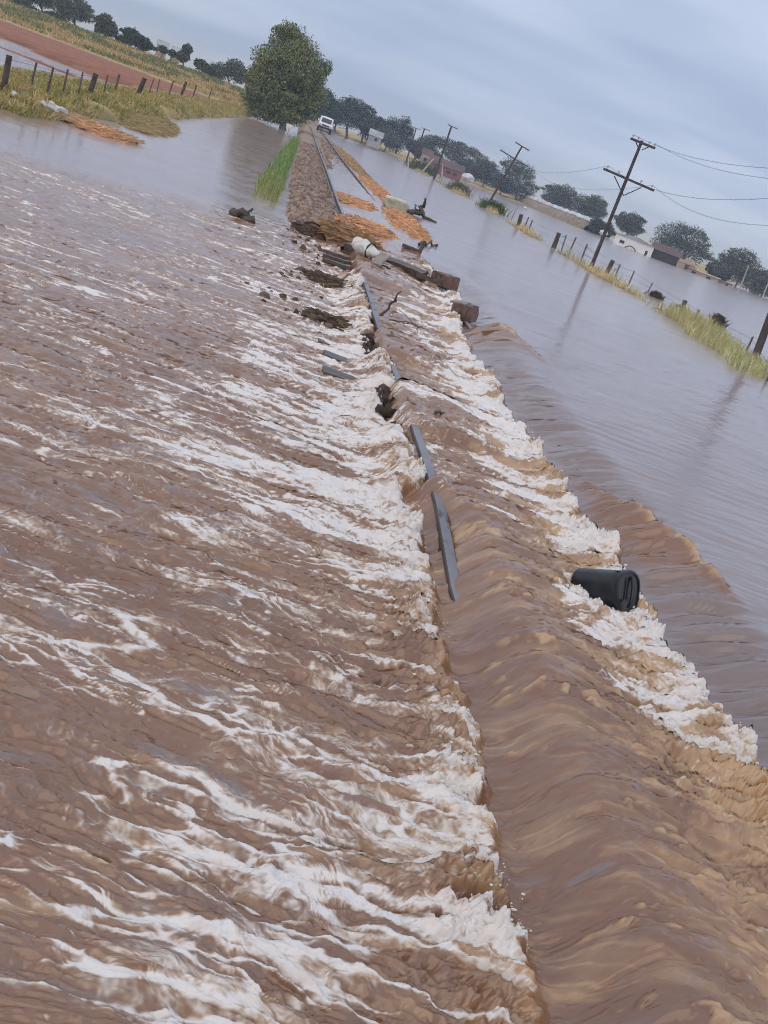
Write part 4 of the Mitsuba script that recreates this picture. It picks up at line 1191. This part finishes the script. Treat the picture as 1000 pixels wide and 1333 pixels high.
k, F, w = shed('white_shed', 'large white shed with a low gable, right of the dark bush', (797, 321), (846, 333), 148, 1.9, 0.55, 9, 'white_wall', 'grey_roof', gable=True, openings=[('door', 0.36, 0.55, 0.35, 1.1), ('window', -0.30, 1.1, 0.7, 0.4)])
for i in range(9):
    part(k, 'cladding_seam', F(box(0.035, 0.03, 1.8, (-w / 2 + (i + 0.5) * w / 9, -0.012, 0.9))), 'sheet_plastic', False)
t_ = trimesh.creation.torus(0.95, 0.07, 24, 8)
k2 = thing('dark_hoop', 'thin dark hoop frame leaning at the foot of the white shed', 'hoop')
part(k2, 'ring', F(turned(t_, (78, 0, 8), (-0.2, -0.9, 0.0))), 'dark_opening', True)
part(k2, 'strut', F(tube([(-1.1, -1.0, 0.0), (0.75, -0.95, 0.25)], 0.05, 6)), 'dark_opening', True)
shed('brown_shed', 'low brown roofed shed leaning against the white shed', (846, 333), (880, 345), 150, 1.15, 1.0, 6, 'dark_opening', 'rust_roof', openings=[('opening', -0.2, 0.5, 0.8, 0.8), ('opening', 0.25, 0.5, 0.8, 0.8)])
k, F, w = shed('tan_tent', 'small tan canvas tent left of the long tan wall', (881, 346), (902, 354), 146, 0.75, 0.75, 2.4, 'tan_wall', 'tan_wall', gable=True, openings=[('door', 0.05, 0.35, 0.5, 0.6)], category='tent')
k, F, w = shed('tan_building', 'long low tan building at the water, right of the tent', (893, 353), (931, 372), 145, 1.05, 0.14, 3.0, 'tan_wall', 'tan_wall', openings=[('window', -0.25, 0.65, 0.6, 0.35), ('window', 0.2, 0.65, 0.6, 0.35)], category='building')
shed('wooden_crate', 'tan crate shaped hut right of the long tan building', (934, 372), (950, 378), 146, 0.85, 0.10, 1.4, 'tan_wall', 'rust_roof', openings=[('door', 0.1, 0.4, 0.35, 0.6)], category='hut')
shed('red_shed', 'red brick shed with a rusty roof behind the telegraph poles', (556, 221), (598, 237), 205, 1.7, 1.3, 6, 'red_wall', 'rust_roof', openings=[('door', -0.25, 0.7, 1.1, 1.4), ('window', 0.1, 1.0, 0.8, 0.5), ('window', 0.3, 1.0, 0.8, 0.5)])
shed('tan_outbuilding', 'tan outbuilding left of the red shed', (545, 213), (557, 218), 208, 2.2, 1.0, 4, 'tan_wall', 'rust_roof', openings=[('window', 0.0, 1.2, 0.7, 0.6)], category='building')
shed('grey_roofed_hut', 'grey roofed hut among the dark trees left of the poles', (478, 184), (494, 190), 200, 1.3, 1.1, 4, 'grey_roof', 'grey_roof', openings=[('window', 0.1, 0.8, 0.6, 0.5)], category='hut')
for i, (a, b, lab) in enumerate([((203, 66), (216, 71), 'pale roofed house between the hillside trees'), ((122, 40), (130, 44), 'pale roof peeping out right of the widest hillside tree'), ((272, 94), (282, 98), 'small pale house near the bluish hill tree'), ((164, 55), (172, 59), 'pale house left of the rounded hillside tree'), ((222, 74), (234, 79), 'low grey house below the narrow hillside tree')]):
    shed('hill_house', lab, a, b, 176, 1.0, 0.8, 5, 'tan_wall', 'grey_roof', openings=[('window', -0.2, 0.6, 0.4, 0.4), ('door', 0.2, 0.5, 0.4, 0.8)], group='houses on the left hillside', category='house')

# the long bank with white sheeting on its crown
bank = [((606, 237), 330), ((630, 244), 300), ((660, 254), 265), ((690, 266.5), 232), ((720, 279), 208), ((750, 291), 190), ((772, 300), 182)]
pts = np.array([aty(*p, y) for p, y in bank])
t = np.linspace(0, 1, 140)
kk = np.linspace(0, 1, len(pts))
Q = np.stack([np.interp(t, kk, pts[:, i]) for i in range(3)], 1)
side = np.gradient(Q, axis=0)
side = np.stack([side[:, 1], -side[:, 0], 0 * side[:, 0]], 1)
side /= np.linalg.norm(side, axis=1, keepdims=True)
if side[70] @ (CAM - Q[70]) < 0:
    side = -side
FLIP = 1 if np.cross(Q[70] - Q[69], -side[70])[2] < 0 else -1
hb = 1.35 + 0.12 * pn(t * 40, t * 0, 5)
sec = [(1.9, -0.8), (1.7, 0.0), (0.9, 0.75), (0.45, 1.0), (-0.45, 1.0), (-1.9, -0.6)]
V = np.stack([Q + side * (a + 0.15 * pn(t * 60, t * 0 + i, 6)[:, None]) + np.array([0, 0, 1]) * (b * hb)[:, None] for i, (a, b) in enumerate(sec)], 1)
whole('earth_bank', (V.reshape(-1, 3), grid_faces(len(t), len(sec))[:, ::FLIP]), 'earth_bank_material', 'long low tan earth bank beyond the flooded field', 'bank', True)
labels['earth_bank'] = {'label': 'long low tan earth bank beyond the flooded field', 'kind': 'structure'}
wav = 0.42 + 0.22 * np.abs(np.sin(t * 95 + 2 * np.sin(t * 13))) + 0.08 * pn(t * 90, t * 0, 8)
sec = [(1.0, 0.0), (0.85, 0.6), (0.2, 1.0), (-0.5, 0.8), (-0.8, 0.0)]
V = np.stack([Q + side * a * 0.75 + np.array([0, 0, 1]) * (hb * 0.92 + b * wav)[:, None] for a, b in sec], 1)
whole('white_sheeting', (V.reshape(-1, 3), grid_faces(len(t), len(sec))[:, ::FLIP]), 'sheet_plastic', 'wavy white plastic sheeting along the crown of the earth bank', 'plastic sheeting', True)
for i, (px, y, s, lab) in enumerate([((609, 231.5), 215, 1.3, 'white tarpaulin lump at the left end of the earth bank'), ((684, 270.5), 150, 0.28, 'white speck of rubbish floating before the earth bank'), ((786, 303), 150, 0.6, 'white box by the dark bush')]):
    c = aty(*px, y)
    m = trimesh.creation.icosphere(subdivisions=3)
    m.vertices *= np.array([1.0, 0.7, 0.62]) * (0.8 + 0.45 * meshkit.noise(m.vertices * 2.2 + i))[:, None] * s
    whole('white_lump', turned(m, at=c), 'white_plastic', lab, 'rubbish', True)
p0, p1 = onz(378, 166, 0.2), None
k = thing('white_marker', 'small white marker board on the ballast under the large gum tree', 'marker')
c = aty(376, 168, 88)
part(k, 'post', tube([c - [0, 0, 0.9], c + [0, 0, 0.25]], 0.05, 8), 'pale_pole_wood', 50)
part(k, 'board', box(0.55, 0.05, 0.34, c + [0, -0.06, 0.22], 0.01), 'white_plastic', 30)

# ------------------------------------------------------------------ the pickup truck on the rails
paint('truck_white', (0.80, 0.81, 0.82), 0.3, 0.05, 2)
scene['truck_glass'] = {'type': 'principled', 'base_color': {'type': 'rgb', 'value': (0.03, 0.035, 0.04)}, 'roughness': 0.08, 'specular': 0.8}
scene['lamp_lens'] = {'type': 'principled', 'base_color': {'type': 'rgb', 'value': (0.7, 0.7, 0.68)}, 'roughness': 0.1, 'metallic': 0.5}
paint('chrome_bar', (0.5, 0.5, 0.52), 0.25, 0.1, 3, metallic=0.8)
TY = 140.0
tc = np.array([(XL + XR) / 2, TY, float(rail_z(TY))])


def at_truck(m):
    return turned(m, at=tc)


def prism(outline, w, taper=1.0, top=None):
    """A side outline (y, z) extruded over the width w, narrower towards the top by taper."""
    o = np.array(outline)
    zz = (o[:, 1] - o[:, 1].min()) / np.ptp(o[:, 1])
    ww = w / 2 * (1 - (1 - taper) * zz)
    v = np.vstack([np.column_stack([-ww, o]), np.column_stack([ww, o])])
    n = len(o)
    f = [(i, (i + 1) % n, n + (i + 1) % n) for i in range(n)] + [(i, n + (i + 1) % n, n + i) for i in range(n)]
    from trimesh.creation import triangulate_polygon
    import shapely
    tv, tf = triangulate_polygon(shapely.Polygon(o), engine='earcut')
    idx = [int(np.argmin(((o - q) ** 2).sum(1))) for q in tv]
    f += [tuple(idx[j] for j in t) for t in tf] + [tuple(n + idx[j] for j in t[::-1]) for t in tf]
    m = trimesh.Trimesh(v, f, process=False)
    m.fix_normals()
    return m


truck = thing('pickup_truck', 'white pickup truck with rail wheels, standing on the dry end of the line', 'truck')
part(truck, 'body', at_truck(prism([(-2.4, 0.55), (-2.45, 0.75), (-2.4, 1.02), (-1.2, 1.16), (2.3, 1.16), (2.3, 0.55)], 1.82, 0.95)), 'truck_white', 30)
part(truck, 'cab', at_truck(prism([(-1.25, 1.12), (-0.55, 1.78), (-0.3, 1.84), (1.0, 1.84), (1.15, 1.12)], 1.66, 0.84)), 'truck_white', 30)
part(truck, 'windscreen', at_truck(trimesh.Trimesh([(-0.68, -1.225, 1.20), (0.68, -1.225, 1.20), (0.60, -0.66, 1.72), (-0.60, -0.66, 1.72)], [(0, 1, 2), (0, 2, 3)])), 'truck_glass', False)
part(truck, 'tray_canopy', at_truck(box(1.72, 1.15, 0.75, (0, 1.72, 1.5), 0.05)), 'truck_white', 30)
part(truck, 'grille', at_truck(box(0.95, 0.05, 0.18, (0, -2.44, 0.86), 0.01)), 'dark_opening', 30)
for s in (-1, 1):
    part(truck, 'headlight', at_truck(box(0.30, 0.06, 0.17, (s * 0.68, -2.43, 0.87), 0.02)), 'lamp_lens', 30)
    part(truck, 'mirror', at_truck(box(0.20, 0.10, 0.22, (s * 1.02, -0.85, 1.28), 0.03)), 'truck_white', 30)
    part(truck, 'side_window', at_truck(box(0.02, 1.1, 0.42, (s * 0.765, 0.2, 1.42), 0.004)), 'truck_glass', 30)
    for yy in (-1.55, 1.45):
        w_ = at_truck(turned(trimesh.creation.cylinder(0.37, 0.24, sections=24), (0, 90, 0), (s * 0.80, yy, 0.37)))
        wk = part(truck, 'wheel', w_, 'black_rubber', 30)
        part(wk, 'rim', at_truck(turned(trimesh.creation.cylinder(0.2, 0.26, sections=20), (0, 90, 0), (s * 0.80, yy, 0.37))), 'chrome_bar', 30)
    part(truck, 'rail_wheel', at_truck(turned(trimesh.creation.cylinder(0.17, 0.12, sections=20), (0, 90, 0), (s * 0.74, -2.25, 0.17))), 'rusty_steel', 30)
part(truck, 'bumper', at_truck(box(1.75, 0.16, 0.26, (0, -2.47, 0.58), 0.04)), 'dark_opening', 30)
part(truck, 'rail_axle', at_truck(box(1.4, 0.12, 0.14, (0, -2.25, 0.2), 0.02)), 'rusty_steel', 30)
lb = part(truck, 'light_bar', at_truck(box(1.0, 0.18, 0.09, (0, 0.1, 1.89), 0.02)), 'truck_white', 30)

# ------------------------------------------------------------------ the damp air
scene['air'] = {'type': 'homogeneous', 'albedo': {'type': 'rgb', 'value': [0.86, 0.93, 0.99]}, 'sigma_t': {'type': 'rgb', 'value': [0.00055, 0.00062, 0.00074]}}
scene['haze'] = {'type': 'cube', 'to_world': T().translate([0, 2500, 14]).scale([6500, 4000, 16]), 'bsdf': {'type': 'null'}, 'interior': {'type': 'ref', 'id': 'air'}}
labels['haze'] = {'label': 'thin damp morning haze over the flooded plain', 'kind': 'stuff'}
scene['camera']['medium'] = {'type': 'ref', 'id': 'air'}

# ------------------------------------------------------------------ drops and flecks thrown up where the water lands
r_ = np.random.default_rng(91)
n_ = 3000
yy = 1.9 + 10.5 * r_.random(n_) ** 1.6
lf = r_.random(n_) < 0.66
near_ = 1 - sst(5.3, 6.2, yy)
xx = np.where(lf, XL - 0.17 + 0.09 * near_ - 0.02 - np.abs(r_.normal(size=n_)) * 0.09 + 0.03 * r_.normal(size=n_), 2.60 + 0.05 * r_.normal(size=n_) - np.abs(r_.normal(size=n_)) * 0.05)
burst = sst(0.0, 0.55, pn(yy * 1.7, xx * 0.8, 75) + 0.5 * pn(yy * 4.3, xx, 76)) > r_.random(n_)
P = np.stack([xx, yy, water(xx, yy)[0] + 0.004 + np.abs(r_.normal(size=n_)) * 0.018], 1)[burst]
rad = (0.0012 + 0.0038 * r_.random(len(P)) ** 3) * (1 + 0.06 * P[:, 1])
s_ = trimesh.creation.icosphere(subdivisions=1)
st = np.stack([1.0 + 1.3 * r_.random(len(P)) ** 2, 0.8 + 0.4 * r_.random(len(P)), 0.8 + 0.5 * r_.random(len(P))], 1)
v = s_.vertices[None] * (rad[:, None] * st)[:, None, :] + P[:, None]
cols = np.array([(0.70, 0.58, 0.44), (0.78, 0.72, 0.66), (0.58, 0.43, 0.28), (0.80, 0.78, 0.76)])[r_.integers(0, 4, len(P))]
scene['spray_material'] = {'type': 'principled', 'base_color': {'type': 'mesh_attribute', 'name': 'vertex_color'}, 'roughness': 0.2, 'specular': 0.6}
whole('water_drops', (v.reshape(-1, 3), (s_.faces[None] + np.arange(len(P))[:, None, None] * len(s_.vertices)).reshape(-1, 3)), 'spray_material', 'drops and flecks of froth thrown up along the two overfalls', 'spray', True, kind='stuff', color=np.repeat(cols, len(s_.vertices), 0))
